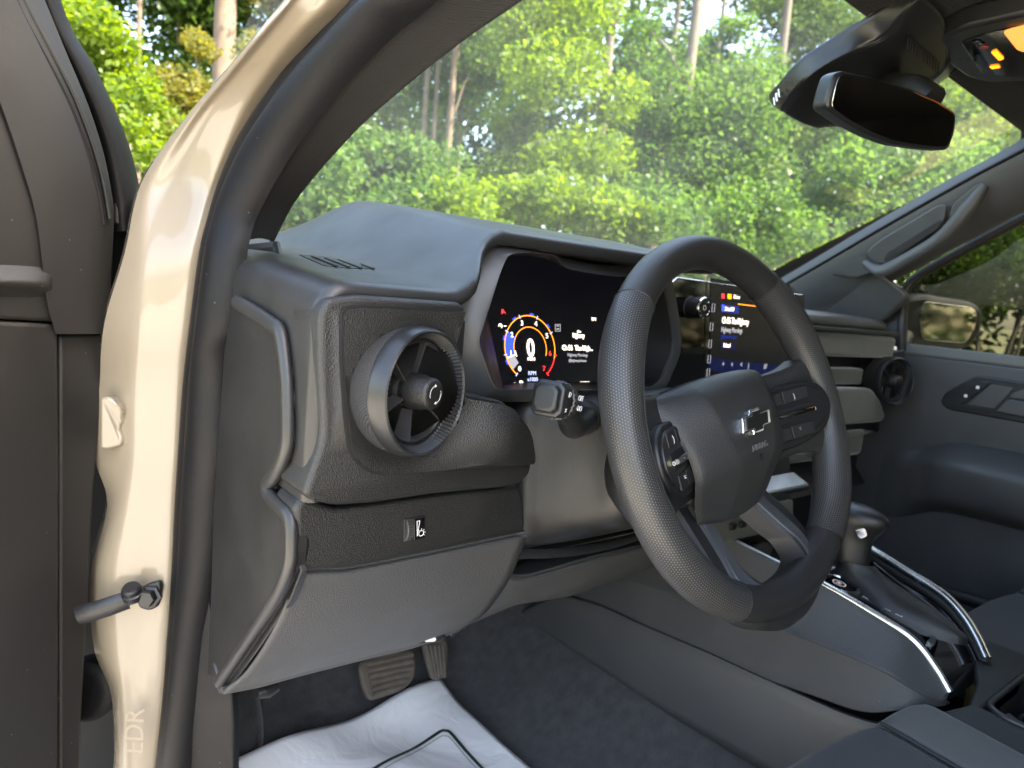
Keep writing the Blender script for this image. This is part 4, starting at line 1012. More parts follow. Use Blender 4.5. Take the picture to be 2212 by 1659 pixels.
slab('sail_block', fillet(dpl_([(252, 425), (272, 425), (274, 470), (268, 486), (252, 486)], -.006), .006), DN, .02, MAT['matte'], DD, bev=.003)
tube('sail_edge', cr(dpl_([(312, 440), (310, 500), (303, 575), (285, 625), (262, 665), (238, 712)], -.022), 4), .003, MAT['rubber'], DD, ns=8)
slab('door_shell', dpl_([(-260, -40), (60, -40), (228, 420), (228, 730), (185, 1300), (165, 1700), (-260, 1700)], -.03), DN, .07, MAT['matte'], DD, bev=.01)
# door check strap bolted to the pillar
CK = thing('door_check_strap', 'black steel door check strap bolted to the beige pillar', 'door strap', P(310, 1290, x=-.455))
def ck(u, v, d=0): return pil(u, v, .010+d)
tube('strap_arm', [ck(170, 1330, .03), ck(230, 1312, .015), ck(275, 1296, .008)], [.0055, .0055, .0055], MAT['steel'], CK, ns=8, up=(0, 0, 1), aspect=1.9)
slab('strap_link', fillet([ck(240, 1300, .012), ck(270, 1280, .012), ck(300, 1278, .012), ck(306, 1300, .012), ck(270, 1312, .012), ck(243, 1318, .012)], .004), PNL, .008, MAT['steel'], CK, bev=.002)
slab('strap_bracket', fillet([ck(290, 1280, .004), ck(318, 1262, .002), ck(345, 1255, 0), ck(348, 1270, 0), ck(340, 1312, 0), ck(322, 1320, 0), ck(300, 1314, .004)], .004), PNL, .008, MAT['steel'], CK, bev=.002)
revolve('strap_bolt', [(.0001, .012), (.008, .012), (.009, .010), (.009, .003), (.012, .002), (.012, -.002)], ck(325, 1288, .002), PNL, MAT['steel'], CK, n=6, sharp=20)
revolve('strap_pin', [(.0001, .010), (.008, .010), (.0095, .008), (.0095, .003), (.011, .002), (.011, -.004)], ck(287, 1282, .010), (-.3, -.3, .9), MAT['steel'], CK, n=24, sharp=30)

# ================================================================ passenger door
PD = thing('passenger_door', 'closed passenger door with dark trim panel and tinted window', 'door', (1.08, -.2, .62))
XD = 1.07
dpx = lambda l, d=0: [P(u, v, x=XD-d) for u, v in l]
slab('door_panel', [V((XD, .36, 1.305)), V((XD, -.75, 1.305)), V((XD, -.75, .62)), V((XD, .40, .62))], (-1, 0, 0), .06, MAT['console'], PD, bev=.01)
slab('belt_trim', [V((XD-.004, .30, 1.325)), V((XD-.004, -.75, 1.325)), V((XD-.004, -.75, 1.300)), V((XD-.004, .29, 1.300))], (-1, 0, .4), .05, MAT['belt'], PD, bev=.005)
wf = [P(u, v, x=1.068) for u, v in ((1948, 757), (1950, 690), (1957, 628), (1985, 596), (2060, 552), (2140, 508), (2212, 470), (2330, 415))]
tube('window_frame', wf, .011, MAT['matte'], PD, ns=8, n=3)
rows = [[p + V((.03, 0, -.01)), p + V((-.004, 0, .006)), p + V((-.02, .005, .04)), V((1.02, p.y+.02, max(p.z+.06, 1.772)))] for p in wf[6:]]
rows += [[V((wf[-1].x+.03, y, wf[-1].z)), V((wf[-1].x, y, wf[-1].z+.01)), V((1.03, y, 1.74)), V((1.0, y, 1.775))] for y in (-.4, -.85)]
loft('roof_rail_trim', rows, MAT['headliner'], TB, nu=3, nv=3, sharp=0, flip=True)
wq = [p + V((.012, 0, 0)) for p in wf]
slab('side_window', wq + [V((wq[-1].x, -.8, wq[-1].z+.02)), V((1.08, -.8, 1.31))], (-1, 0, 0), .003, MAT['tint'], PD, bev=0)
slab('sail_panel', PL([(1880, 720), (1905, 665), (1958, 612), (1953, 690), (1950, 757)], x=1.066), (-1, 0, 0), .02, MAT['matte'], PD, bev=.003)
# handle bowl: angular surround, lock buttons, pull handle
bowl = fillet(dpx([(2030, 868), (2042, 848), (2108, 810), (2230, 828), (2330, 845), (2330, 955), (2230, 918), (2045, 884)], .003), .008)
slab('handle_surround', bowl, (-1, 0, 0), .01, MAT['satin'], PD, bev=.003)
slab('handle_bowl', fillet(dpx([(2050, 866), (2110, 820), (2330, 852), (2330, 935), (2230, 905), (2056, 876)], .0045), .005), (-1, 0, 0), .004, MAT['deep'], PD, bev=.001)
lk = slab('lock_switch', fillet(dpx([(2052, 868), (2115, 824), (2140, 827), (2078, 873)], .008), .004), (-1, 0, 0), .008, MAT['satin'], PD, bev=.0015)
for (u, v) in ((2112, 837), (2086, 855)): 
    q = P(u, v, x=XD-.009); box('lock_symbol', q, (.0006, .006, .006), MAT['white'], lk, bev=0)
slab('door_handle', fillet(dpx([(2150, 888), (2178, 862), (2330, 888), (2330, 920), (2230, 905)], .012), .006), (-1, 0, 0), .02, MAT['console'], PD, bev=.006)
slab('handle_cover', fillet(dpx([(2190, 848), (2220, 838), (2330, 852), (2330, 880), (2180, 858)], .009), .005), (-1, 0, 0), .01, MAT['console'], PD, bev=.004)
slab('bowl_inlay', dpx([(2088, 874), (2142, 830), (2190, 838), (2148, 884)], .007), (-1, 0, 0), .004, MAT['console'], PD, bev=.001)
# armrest
rows = []
for y in (.30, .24, .16, .05, -.1, -.4, -.75):
    k = sst(.30, .16, y) if False else 1-sst(.12, .30, y)
    z = 1.085 - (1-k)*.06
    rows.append([V((XD, y, z+.045)), V((XD-.03*k, y, z+.035)), V((XD-.075*k, y, z+.012)), V((XD-.085*k, y, z-.012)), V((XD-.075*k, y, z-.07)), V((XD-.03*k, y, z-.10)), V((XD+.0, y, z-.11))])
loft('armrest', rows, MAT['console'], PD, nu=5, nv=4, sharp=0, flip=True)
tube('door_pocket_edge', [V((XD-.03, .22, .80)), V((XD-.05, .0, .82)), V((XD-.05, -.6, .84))], .014, MAT['matte'], PD, ns=8)
slab('door_pocket', [V((XD-.05, .20, .80)), V((XD-.05, -.7, .83)), V((XD-.05, -.7, .64)), V((XD-.05, .20, .64))], (-1, 0, 0), .02, MAT['console'], PD, bev=.006)
# outside mirror behind the tinted window
SM = thing('side_mirror', 'black outside mirror seen through the tinted passenger window', 'mirror', (1.25, .3, 1.28))
XM = 1.30
mo = [P(u, v, x=XM) for u, v in ((1945, 690), (1955, 645), (1990, 632), (2105, 650), (2126, 668), (2124, 705), (2098, 752), (1960, 740))]
mc_ = sum(mo, V())/len(mo)
mpl = (mc_, V((-.55, -.83, 0)))
mo = PPL([(1940, 690), (1952, 645), (1990, 633), (2105, 651), (2128, 668), (2126, 705), (2100, 756), (1950, 740)], mpl)
slab('mirror_housing', fillet(mo, .025), mpl[1], .09, MAT['satin'], SM, bev=.015)
MAT['mirror2'] = plastic('side_mirror_glass', (.6, .63, .6), .01, metal=1)
mg = PPL([(1985, 690), (1995, 650), (2098, 663), (2112, 675), (2108, 705), (2088, 742), (1992, 734)], (mc_ + V((-.55, -.83, 0))*.002, V((-.55, -.83, 0))))
slab('mirror_glass', fillet(mg, .015), mpl[1], .003, MAT['mirror2'], SM, bev=.001)
tube('mirror_arm', [mc_ + V((-.06, .06, -.06)), V((1.13, .36, 1.27))], [.03, .035], MAT['satin'], SM, ns=10)
# ================================================================ footwell
cols = [(-.405, .72), (-.37, .678), (-.25, .662), (-.05, .660), (.06, .668), (.12, .695), (.17, .735), (.209, .768), (.25, .77)]
rows = []
for y, dz, k in ((.765, .34, 1), (.70, .22, 1), (.62, .085, 1), (.56, .022, 1), (.48, .0, 1), (.3, -.004, 1), (.0, -.006, 1), (-.5, -.006, 1)):
    rows.append([V((x, y, z + dz*(1 if x < .12 else .8))) for x, z in cols])
cp = loft('carpet', rows, MAT['carpet'], None, nu=5, nv=5, th=.004, flip=True, sharp=0)
tag(cp, 'dark grey footwell carpet rising against the console', 'carpet')
# dead pedal hump left
rows = [[V((-.40, .60+.05*a, .665+b)), V((-.36, .57+.05*a, .672+b)), V((-.29, .56+.05*a, .672+b)), V((-.26, .60+.05*a, .665+b))] for a, b in ((-.8, .0), (0, .06), (1.2, .15), (2, .24))]
fr = loft('footrest', rows, MAT['carpet'], None, nu=3, nv=3, th=.004, flip=True, sharp=0)
tag(fr, 'carpeted footrest hump at the left of the footwell', 'footrest')
rows = [[V((-.405, y, .62)), V((-.40, y, z)), V((-.385, y+.0, z-.01)), V((-.375, y, .66))] for y, z in ((.60, .93), (.45, .93), (.40, .80), (.34, .70), (.05, .69), (-.5, .69))]
sd_ = loft('side_carpet', rows, MAT['carpet'], None, nu=3, nv=2, sharp=0)
tag(sd_, 'dark carpet lining the outer side of the footwell', 'carpet')

# brake and accelerator pedals
def pedal(nm, lab, px_, y0, nrm, bars, arm, vert=False):
    T_ = thing(nm, lab, 'pedal', P(px_[0][0], px_[-1][1], y=y0))
    nrm = V(nrm).normalized(); o0 = P(*px_[0], y=y0)
    pts = [PP(u, v, (o0, nrm)) for u, v in px_]
    slab('pedal_pad', fillet(pts, .012), nrm, .012, MAT['pedal'], T_, bev=.004)
    for a, b in bars:
        q0, q1 = PP(*a, (o0 + nrm*.001, nrm)), PP(*b, (o0 + nrm*.001, nrm))
        tube('tread_bar', [q0, q0.lerp(q1, .5), q1], .0038, MAT['pedal'], T_, ns=7, up=nrm, aspect=.7)
    c = sum(pts, V())/len(pts)
    tube('pedal_arm', [c - nrm*.01, c - nrm*.04 + V((0, .03, .06)), V(arm)], .008, MAT['steel'], T_, ns=8)
pedal('brake_pedal', 'worn brown-black rubber brake pedal below the knee panel', [(774, 1432), (826, 1408), (890, 1402), (900, 1430), (896, 1468), (870, 1492), (800, 1514), (786, 1490)], .52, (0, -.82, .57),
      [((790+3*k, 1436+13*k), (890+(2 if k < 3 else -6*(k-2)), 1413+14*k)) for k in range(6)], (-.05, .62, 1.0))
pedal('accelerator_pedal', 'narrow ribbed accelerator pedal beside the brake pedal', [(912, 1388), (966, 1378), (970, 1408), (966, 1452), (958, 1466), (935, 1470), (926, 1440)], .54, (0, -.88, .47),
      [((922+9*k, 1394), (937+6*k, 1464)) for k in range(5)], (.02, .66, 1.0))
cj = thing('wiring_connector', 'small dark wiring connector hanging under the knee panel', 'connector', P(575, 1495, y=.3))
tube('connector_body', [P(556, 1497, y=.28), P(578, 1492, y=.28), P(600, 1482, y=.28)], [.006, .008, .005], MAT['steel'], cj, ns=8)

# white paper floor mat
def mz(x, y): return .6745 + .006*math.sin(x*19+1)*math.sin(y*14) + .022*sst(.44, .56, y) + .03*sst(-.30, -.38, x)*0 + .004*math.sin(31*x+17*y)
G = []
XA, XB, YA, YB = -.375, .034, .02, .515
for i in range(61):
    s = i/60; row = []
    for j in range(61):
        t = j/60; x = XA+(XB-XA)*s; y = YA+(YB-YA)*t
        x2 = x + .006*math.sin(9*y); y2 = y + .010*math.sin(7*x+1) - .012*(1-s)*t
        row.append(V((x2, y2, mz(x, y) + .012*max(0, s-.9)*10*max(0, .3-t))))
    G.append(row)
def papermat():
    m, N, L, b = newmat('white_paper'); b.inputs['Roughness'].default_value = .55; b.inputs['Base Color'].default_value = (.84, .845, .85, 1)
    tc = N.new('ShaderNodeTexCoord'); nz = N.new('ShaderNodeTexNoise'); nz.inputs['Scale'].default_value = 9; nz.inputs['Detail'].default_value = 6; nz.inputs['Distortion'].default_value = 1.2
    L.new(tc.outputs['Object'], nz.inputs['Vector']); bp = N.new('ShaderNodeBump'); bp.inputs['Strength'].default_value = .55; bp.inputs['Distance'].default_value = .012
    L.new(nz.outputs['Fac'], bp.inputs['Height']); L.new(bp.outputs[0], b.inputs['Normal'])
    return m
PM = thing('paper_floor_mat', 'white disposable paper floor mat with printed border line', 'floor mat', (-.17, .27, .67))
grid_mesh('paper_sheet', G, papermat(), PM, th=.0006, sharp=0, flip=True)
ink = plastic('printed_green_black', (.02, .035, .03), .6); ink2 = plastic('printed_grey', (.30, .36, .34), .6)
def strip(nm, pts, w, m):
    pts = cr(pts, 6); G_ = [[], []]
    for i, p in enumerate(pts):
        a, b = pts[max(0, i-1)], pts[min(len(pts)-1, i+1)]; t = (b-a); t.z = 0; t.normalize(); n = V((-t.y, t.x, 0))
        for q, s in ((0, -1), (1, 1)):
            r = p + n*(s*w/2); y0 = r.y; i_ = min(60, max(0, int(round((r.x-XA)/(XB-XA)*60)))); 
            r.z = mz(r.x, r.y) + .0022; G_[q].append(r)
    grid_mesh(nm, G_, m, PM, sharp=0)
bl = [P(u, v, z=.678) for u, v in ((730, 1720), (790, 1680), (870, 1630), (920, 1595), (950, 1577), (962, 1575), (975, 1580), (1010, 1615), (1055, 1660), (1110, 1715))]
strip('printed_border', bl, .0055, ink)
c_ = V((-.16, .22, 0))
strip('printed_border_line', [p + (V((c_.x, c_.y, p.z))-p).normalized()*.011 for p in bl], .0018, ink2)

# ================================================================ centre console
CO = thing('center_console', 'black center console with textured side, chrome rails and cup holder', 'console', (.37, 0, .68))
# lower side panel
lw_t = [(1190, 1290), (1208, 1287), (1294, 1311), (1404, 1362), (1520, 1412), (1627, 1462), (1745, 1515), (1842, 1556), (1960, 1590), (2120, 1640)]
lw_b = [(1116, 1328), (1160, 1357), (1250, 1415), (1404, 1516), (1520, 1585), (1640, 1655), (1760, 1720), (1842, 1760), (1960, 1820), (2120, 1880)]
rows = [[P(*a, x=.232), P(*a, x=.216), P(a[0], a[1]+5, x=.210), P((a[0]+b[0])/2, (a[1]+b[1])/2, x=.207), P(*b, x=.207)] for a, b in zip(lw_t, lw_b)]
loft('side_panel', rows, MAT['console'], CO, nu=4, nv=4, th=.004, sharp=50, flip=True)
acc = fillet([P(u, v, x=.2058) for u, v in ((1213, 1360), (1228, 1343), (1258, 1344), (1290, 1372), (1288, 1395), (1272, 1408), (1246, 1406), (1216, 1383))], .008, 4)
tube('access_cover', acc, .0011, MAT['deep'], CO, closed=True, ns=6)
slab('footwell_trim_end', [P(1116, 1328, x=.206), P(1190, 1290, x=.216), P(1208, 1287, x=.23), P(1140, 1300, x=.30)], (-1, 0, .2), .02, MAT['console'], CO, bev=.004)
# upper textured side panel in facets
C6 = [((1230, 1292), (1290, 1230), (1440, 1105), (1400, 1090)), ((1294, 1311), (1365, 1252), (1535, 1146), (1530, 1143)), ((1456, 1380), (1530, 1302), (1684, 1222), (1680, 1219)), ((1627, 1455), (1675, 1354), (1777, 1268), (1777, 1263)), ((1760, 1503), (1800, 1402), (1880, 1328), (1880, 1323)),
      ((1866, 1537), (1907, 1448), (1966, 1386), (1968, 1380)), ((1960, 1532), (1985, 1494), (2018, 1450), (2020, 1445)), ((2039, 1525), (2044, 1512), (2049, 1500), (2050, 1497))]
X6 = [(.215, .228, .285, .29), (.215, .228, .285, .29), (.214, .226, .283, .288), (.213, .224, .281, .287), (.213, .223, .281, .287), (.214, .224, .281, .287), (.226, .236, .281, .286), (.262, .266, .278, .282)]
rows = []
for c, x in zip(C6, X6):
    b, k, t, t2 = [P(*p, x=xx) for p, xx in zip(c, x)]
    rows.append([b + V((.02, 0, -.004)), b, b.lerp(k, .5), k - (k-b)*.04, k, k.lerp(t, .06), k.lerp(t, .55), t, t2])
MAT['tex'] = plastic('fine_textured_plastic', (.048, .048, .049), .42, .5, 300, kind='weave', var=.15, dirt=.3)
loft('knee_side_panel', rows, MAT['tex'], CO, nu=5, nv=3, th=.003, sharp=45, flip=True)
rl = [P(*c[3], x=x[3]) + V((0, 0, .001)) for c, x in zip(C6[1:], X6[1:])]
tube('chrome_rail', rl, .0038, MAT['satinchrome'], CO, ns=10, n=6, aspect=1.3)
rr_ = [P(1760, 1115, x=.462), P(1880, 1185, x=.458), P(1960, 1235, x=.456), P(2035, 1282, x=.452), P(2080, 1328, x=.446), P(2110, 1375, x=.438), P(2132, 1422, x=.428)]
tube('chrome_rail', rr_, .0085, MAT['satinchrome'], CO, ns=14, n=6, up=(.3, 0, 1), aspect=.7)
tube('rail_base', [p + V((.008, .004, -.012)) for p in rr_], .010, MAT['matte'], CO, ns=10, n=6)
# sunken deck
dl = [p + V((.004, 0, -.006)) for p in rl]; dr2 = [p + V((-.010, 0, -.012)) for p in [P(1830, 1155, x=.46), P(1900, 1198, x=.457), P(1960, 1235, x=.456), P(2035, 1282, x=.452), P(2080, 1328, x=.446), P(2110, 1375, x=.438), P(2132, 1425, x=.428)]]
rows = [[a, a.lerp(b, .06) + V((0, 0, -.006)), a.lerp(b, .5) + V((0, 0, -.010)), a.lerp(b, .94) + V((0, 0, -.008)), b] for a, b in zip(dl, dr2)]
loft('shifter_deck', rows, MAT['piano'], CO, nu=4, nv=3, sharp=0, flip=True)
dkn = V((.04, -.15, 1)).normalized(); dko = P(1890, 1310, x=.32) - V((0, 0, .004))
def DK(u, v, l=0): return PP(u, v, (dko + dkn*l, dkn))
slab('gear_strip', fillet([DK(1825, 1270), DK(1850, 1255), DK(1960, 1322), (DK(1968, 1335)), DK(1905, 1315)], .003), dkn, .006, MAT['satin'], CO, bev=.0015)
for i_, ((u, v), s) in enumerate((((1872, 1291), 'R'), ((1896, 1303), 'N'), ((1920, 1316), 'D'), ((1943, 1329), 'L'))):
    text('gear_letter', s, DK(u, v, .0012), V((1, .1, 0)), V((-.1, 1, .15)), .012, MAT['white'], CO, ext=.0002)
box('park_light', DK(1851, 1280, .0012), (.004, .005, .001), E_R, CO, bev=0)
dc = DK(1812, 1262, .003)
revolve('drive_mode_ring', [(.027, -.006), (.028, .001), (.0265, .0035), (.0235, .003), (.0225, .001)], dc, dkn, MAT['satinchrome'], CO, n=40)
revolve('drive_mode_dial', [(.0228, .0015), (.0001, .0015)], dc, dkn, MAT['piano'], CO, n=36)
revolve('dial_symbol', [(.009, .002), (.0078, .002)], dc, dkn, E_G, CO, n=24)
text('dial_symbol', '⊟' if False else 'H', dc + dkn*.002, V((1, 0, 0)), V((0, 1, .15)), .010, E_G, CO, ext=.0001)
slab('deck_latch', fillet([DK(2002, 1385, -.004), DK(2014, 1372, -.004), DK(2024, 1382, -.004), DK(2012, 1396, -.004)], .002), dkn, .006, MAT['chrome'], CO, bev=.001)
# gear selector
GS = thing('gear_selector', 'black gear lever with leather boot between the chrome rails', 'gear lever', P(1850, 1260, x=.37))
gb = P(1905, 1262, x=.375); gt = P(1838, 1205, x=.372)
rows = []
def brow(c, w, d, rot_=0, n=20):
    return [c + V((w*math.cos(a)*(1+.06*math.cos(4*a)), d*math.sin(a)*(1+.06*math.cos(4*a)), 0)) for a in np.linspace(0, 2*math.pi, n, endpoint=False)]
bt = [(V((.372, -.030, .972)), .034, .092), (V((.372, -.026, .985)), .033, .085), (V((.372, -.012, .998)), .030, .066), (V((.371, .004, 1.010)), .026, .046), (V((.371, .016, 1.020)), .022, .032), (V((.371, .024, 1.030)), .020, .025)]
G = [[p + (p-c)*(.07*math.sin(5*j+i_*1.7) if 0 < i_ < 5 else 0) for j, p in enumerate(brow(c, w, d))] for i_, (c, w, d) in enumerate(bt)]
G = [cr([r[j] for r in G], 4) for j in range(20)]
grid_mesh('leather_boot', G, MAT['leather'], GS, closed_u=True, sharp=0, flip=False)
tube('boot_stitching', [V((.385, .005, 1.030)), V((.392, -.03, 1.012)), V((.398, -.07, .995)), V((.400, -.10, .982))], .0016, MAT['satin'], GS, ns=6, n=4)
ka = P(1838, 1212, x=.372); kz = P(1842, 1088, x=.375)
rows = []
for t, w, d, dy in ((0, .020, .024, 0), (.25, .020, .026, 0), (.45, .020, .028, -.001), (.60, .022, .033, -.004), (.78, .025, .040, -.008), (.92, .023, .037, -.008), (1.0, .014, .022, -.006), (1.02, .002, .003, -.006)):
    rows.append(brow(ka.lerp(kz, t) + V((0, dy, 0)), w, d, n=20))
grid_mesh('lever_knob', [cr([r[j] for r in rows], 4) for j in range(20)], MAT['soft'], GS, closed_u=True, sharp=0)
slab('knob_badge', fillet([P(1846, 1146, x=.350), P(1868, 1140, x=.350), P(1874, 1158, x=.352), P(1858, 1165, x=.352)], .004), (-.5, -.8, .2), .02, MAT['satinchrome'], GS, bev=.002)
# rear part with the cup holder
XA_, XB_, YA_, YB_ = .292, .452, -.40, -.176
zt = .938
slab('console_top', fillet([V((.206, -.06, .885)), V((.232, -.13, .92)), V((.262, -.158, zt)), V((.292, -.166, zt)), V((.292, -.65, zt)), V((.22, -.65, zt)), V((.206, -.4, .925)), V((.203, -.2, .905))], .006), (0, 0, 1), .22, MAT['grain'], CO, bev=.010, seg=4)
slab('console_top', [V((.285, -.163, zt)), V((.36, -.147, zt)), V((.435, -.118, zt)), V((.51, -.10, zt)), V((.51, -.65, zt)), V((XB_, -.65, zt)), V((XB_, YB_, zt)), V((.285, YB_, zt))], (0, 0, 1), .22, MAT['grain'], CO, bev=.006, seg=4)
slab('console_top', [V((XA_-.004, YA_, zt)), V((XB_+.004, YA_, zt)), V((XB_+.004, -.65, zt)), V((XA_-.004, -.65, zt))], (0, 0, 1), .2, MAT['grain'], CO, bev=.004)
rm_ = fillet([V((XA_, YB_, zt+.001)), V((XB_, YB_, zt+.001)), V((XB_, YA_, zt+.001)), V((XA_, YA_, zt+.001))], .028, 8)
tube('cup_holder_rim', rm_, .004, MAT['satin'], CO, closed=True, ns=10)
G_ = [rm_, [p + V((0, 0, -.02)) for p in rm_], [V((.372, -.288, p.z-.075)) + (p - V((.372, -.288, p.z)))*.94 for p in rm_]]
grid_mesh('cup_well_wall', G_, MAT['matte'], CO, closed_v=True, sharp=40)
mesh('cup_well_floor', [V((.372, -.288, zt-.074)) + (p - V((.372, -.288, p.z)))*.95 for p in rm_], [list(range(len(rm_)))], MAT['matte'], CO)
for yy in (-.235, -.335):
    revolve('cup_ring', [(.043, -.02), (.043, .045), (.041, .047), (.039, .045), (.039, -.02)], V((.372, yy, zt-.07)), (0, 0, 1), MAT['satin'], CO, n=40)
slab('cup_divider', fillet([V((.305, -.262, zt-.012)), V((.322, -.275, zt-.012)), V((.322, -.295, zt-.012)), V((.305, -.308, zt-.012))], .004), (0, 0, 1), .05, MAT['satin'], CO, bev=.002)
slab('cup_divider', fillet([V((.305, -.19, zt-.010)), V((.335, -.19, zt-.010)), V((.318, -.215, zt-.010)), V((.305, -.245, zt-.010))], .004), (0, 0, 1), .05, MAT['satin'], CO, bev=.002)
slab('console_core', [V((.22, .30, .70)), V((.50, .30, .70)), V((.50, .16, .85)), V((.48, -.6, .84)), V((.23, -.6, .84)), V((.24, .16, .84))], (0, 0, 1), .2, MAT['deep'], CO, bev=0)

# ================================================================ seats (front edges of the cushions)
def seat(nm, lab, x0, y0, z0):
    S = thing(nm, lab, 'seat', (x0, y0-.25, .66))
    def prof(s):   # across the width
        e = abs(s); return .018*sst(.62, .86, e) - .055*sst(.88, 1.0, e)
    for part, sa, sb, m in (('cushion', -.66, .66, MAT['clothdark']), ('bolster', -1, -.665, MAT['cloth']), ('bolster', .665, 1, MAT['cloth'])):
        G = []
        for s in np.linspace(sa, sb, 26 if part == 'cushion' else 12):
            row = []
            seam = min(abs(s-sa), abs(sb-s)); sm = -.005*math.exp(-(seam/.02)**2) if part == 'cushion' or True else 0
            yf = y0 - .05*abs(s)**3
            for t in np.linspace(0, 1, 40):
                if t < .28:
                    a = (t/.28)*math.pi/2; r_ = .055
                    y = yf - r_ + r_*math.cos(a) - .03*(1-math.sin(a)) ; z = z0 - r_ + r_*math.sin(a) - .12*(1-t/.28)**2
                else:
                    q = (t-.28)/.72; y = yf - r_ - q*.45; z = z0 - .03*q
                row.append(V((x0+s*.265, y, z + prof(s) + sm)))
            G.append(row)
        grid_mesh(part, G, m, S, sharp=0, flip=False, th=.01)
    for s in (-.66, .66):
        tube('seam', [V((x0+s*.265, y0-.05*abs(s)**3-.045-.45*q, z0-.03*q+prof(s)-.001)) for q in np.linspace(0, 1, 12)], .0018, MAT['matte'], S, ns=6)
    box('seat_base', (x0, y0-.33, z0-.17), (.46, .42, .16), MAT['matte'], S, bev=.02)
    return S
seat('driver_seat', 'dark cloth driver seat cushion at the bottom edge', .0, -.055, .925)
seat('passenger_seat', 'grey cloth passenger seat cushion behind the gear lever', .75, .02, .895)

# ================================================================ mirror, sensor cover, overhead console
SH = thing('sensor_cover', 'dark grey sensor cover on the windscreen behind the rear view mirror', 'sensor cover', (.33, .15, 1.70))
GN = V((0, .395, .8)).normalized()
def gp(u, v, d=0): return PP(u, v, (V((0, .86, 1.385)) - GN*d, GN))
r0 = [gp(u, v, .004) for u, v in ((1975, -40), (1927, 0), (1866, 44), (1800, 86), (1739, 126), (1694, 171), (1666, 205), (1672, 224))]
r1 = [gp(u, v, .034) for u, v in ((1995, -10), (1955, 30), (1912, 80), (1840, 112), (1786, 140), (1735, 180), (1697, 230), (1694, 240))]
r2 = [gp(u, v, .040) for u, v in ((2040, 40), (2010, 70), (1960, 110), (1890, 150), (1840, 180), (1790, 215), (1740, 252), (1732, 262))]
r3 = [gp(u, v, .036) for u, v in ((2046, 128), (2042, 140), (2000, 180), (1940, 225), (1890, 250), (1840, 264), (1800, 268), (1765, 273))]
r4 = [gp(u, v, .004) for u, v in ((2060, 128), (2060, 150), (2010, 190), (1950, 235), (1900, 258), (1850, 270), (1805, 270), (1768, 270))]
loft('cover_shell', [r0, r0, r1, r1, r2, r3, r3, r4], MAT['satin'], SH, nu=4, nv=4, sharp=55, th=.003, flip=True)
for k in range(3):
    q = gp(1674+5*k, 212-9*k, .016)
    tube('cover_slot', [q + V((-.002, 0, 0)), q + V((-.003, -.004, -.012))], .0022, MAT['satinchrome'], SH, ns=6)
for k in range(12):
    q0 = gp(1962+6*k, 78+5.0*k, .044); tube('cover_rib', [q0, q0 + V((.012, .004, -.012))], .0012, MAT['deep'], SH, ns=5)
RM = thing('rear_view_mirror', 'black rear view mirror hanging under the windscreen sensor cover', 'mirror', (.37, .0, 1.62))
mn = V((-.33, -.93, -.10)).normalized(); mo0 = V((.37, .005, 1.655))
MQ = lambda u, v, d=0: PP(u, v, (mo0 + mn*d, mn))
mpx = [(1821, 151), (1900, 170), (1975, 192), (2030, 217), (2070, 243), (2066, 285), (2052, 325), (2000, 321), (1934, 311), (1880, 290), (1835, 266), (1784, 232), (1792, 195), (1804, 160)]
slab('mirror_frame', fillet([MQ(u, v) for u, v in mpx], .008), mn, .028, MAT['satin'], RM, bev=.006, seg=4)
mpx2 = [(1826, 157), (1900, 176), (1972, 197), (2026, 222), (2063, 247), (2059, 283), (2046, 318), (2000, 315), (1936, 305), (1884, 285), (1838, 260), (1796, 231), (1803, 195), (1812, 166)]
slab('mirror_face', fillet([MQ(u, v, .0012) for u, v in mpx2], .006), mn, .002, MAT['mirror'], RM, bev=.0006)
tube('mirror_stem', [mo0 - mn*.02, mo0 - mn*.05 + V((0, .0, .02)), gp(1900, 180, .03)], [.016, .014, .018], MAT['matte'], RM, ns=10)
# headliner front, visor, overhead console
slab('headliner_front', [V((-.30, .095, 1.767)), V((1.10, .12, 1.752)), V((1.06, -.10, 1.776)), V((-.30, -.10, 1.782))], (0, 0, -1), .012, MAT['headliner'], TB, bev=.004)
OC = thing('overhead_console', 'overhead console with lit amber airbag indicator at the top right', 'overhead console', (.5, 0, 1.74))
oc = [(2016, 88), (2080, 62), (2212, 32), (2400, 0), (2440, 150), (2300, 190), (2212, 176), (2139, 180), (2088, 168), (2046, 138)]
slab('console_housing', fillet([P(u, v, z=1.742) for u, v in oc], .015), (0, 0, -1), .03, MAT['satin'], OC, bev=.006)
slab('console_panel', fillet([P(u, v, z=1.7405) for u, v in ((2075, 92), (2130, 72), (2212, 56), (2400, 30), (2420, 140), (2300, 172), (2180, 166), (2122, 160))], .008), (0, 0, -1), .004, MAT['piano'], OC, bev=.001)
for k in range(3): 
    q = P(2110+8*k, 91+5.5*k, z=1.7396)
    revolve('console_button', [(.0055, 0), (.005, .001), (.0001, .001)], q, (0, 0, -1), MAT['redline'] if k == 2 else MAT['satin'], OC, n=18)
box('indicator_light', P(2155, 120, z=1.7394), (.038, .008, .001), E_A, OC, bev=0, ax=((P(2164, 130, z=1.74)-P(2146, 111, z=1.74)).normalized(), (P(2155, 116, z=1.74)-P(2160, 114, z=1.74)).normalized(), V((0, 0, 1))))
box('indicator_light', P(2149, 145, z=1.7394), (.010, .010, .001), E_A, OC, bev=0)
E_L = emit('reading_lamp_glow', (1, .36, .08), .16)
slab('reading_lamp', fillet([P(u, v, z=1.739) for u, v in ((2165, 68), (2230, 55), (2330, 45), (2330, 130), (2240, 118), (2198, 110))], .010), (0, 0, -1), .003, E_L, OC, bev=.001)
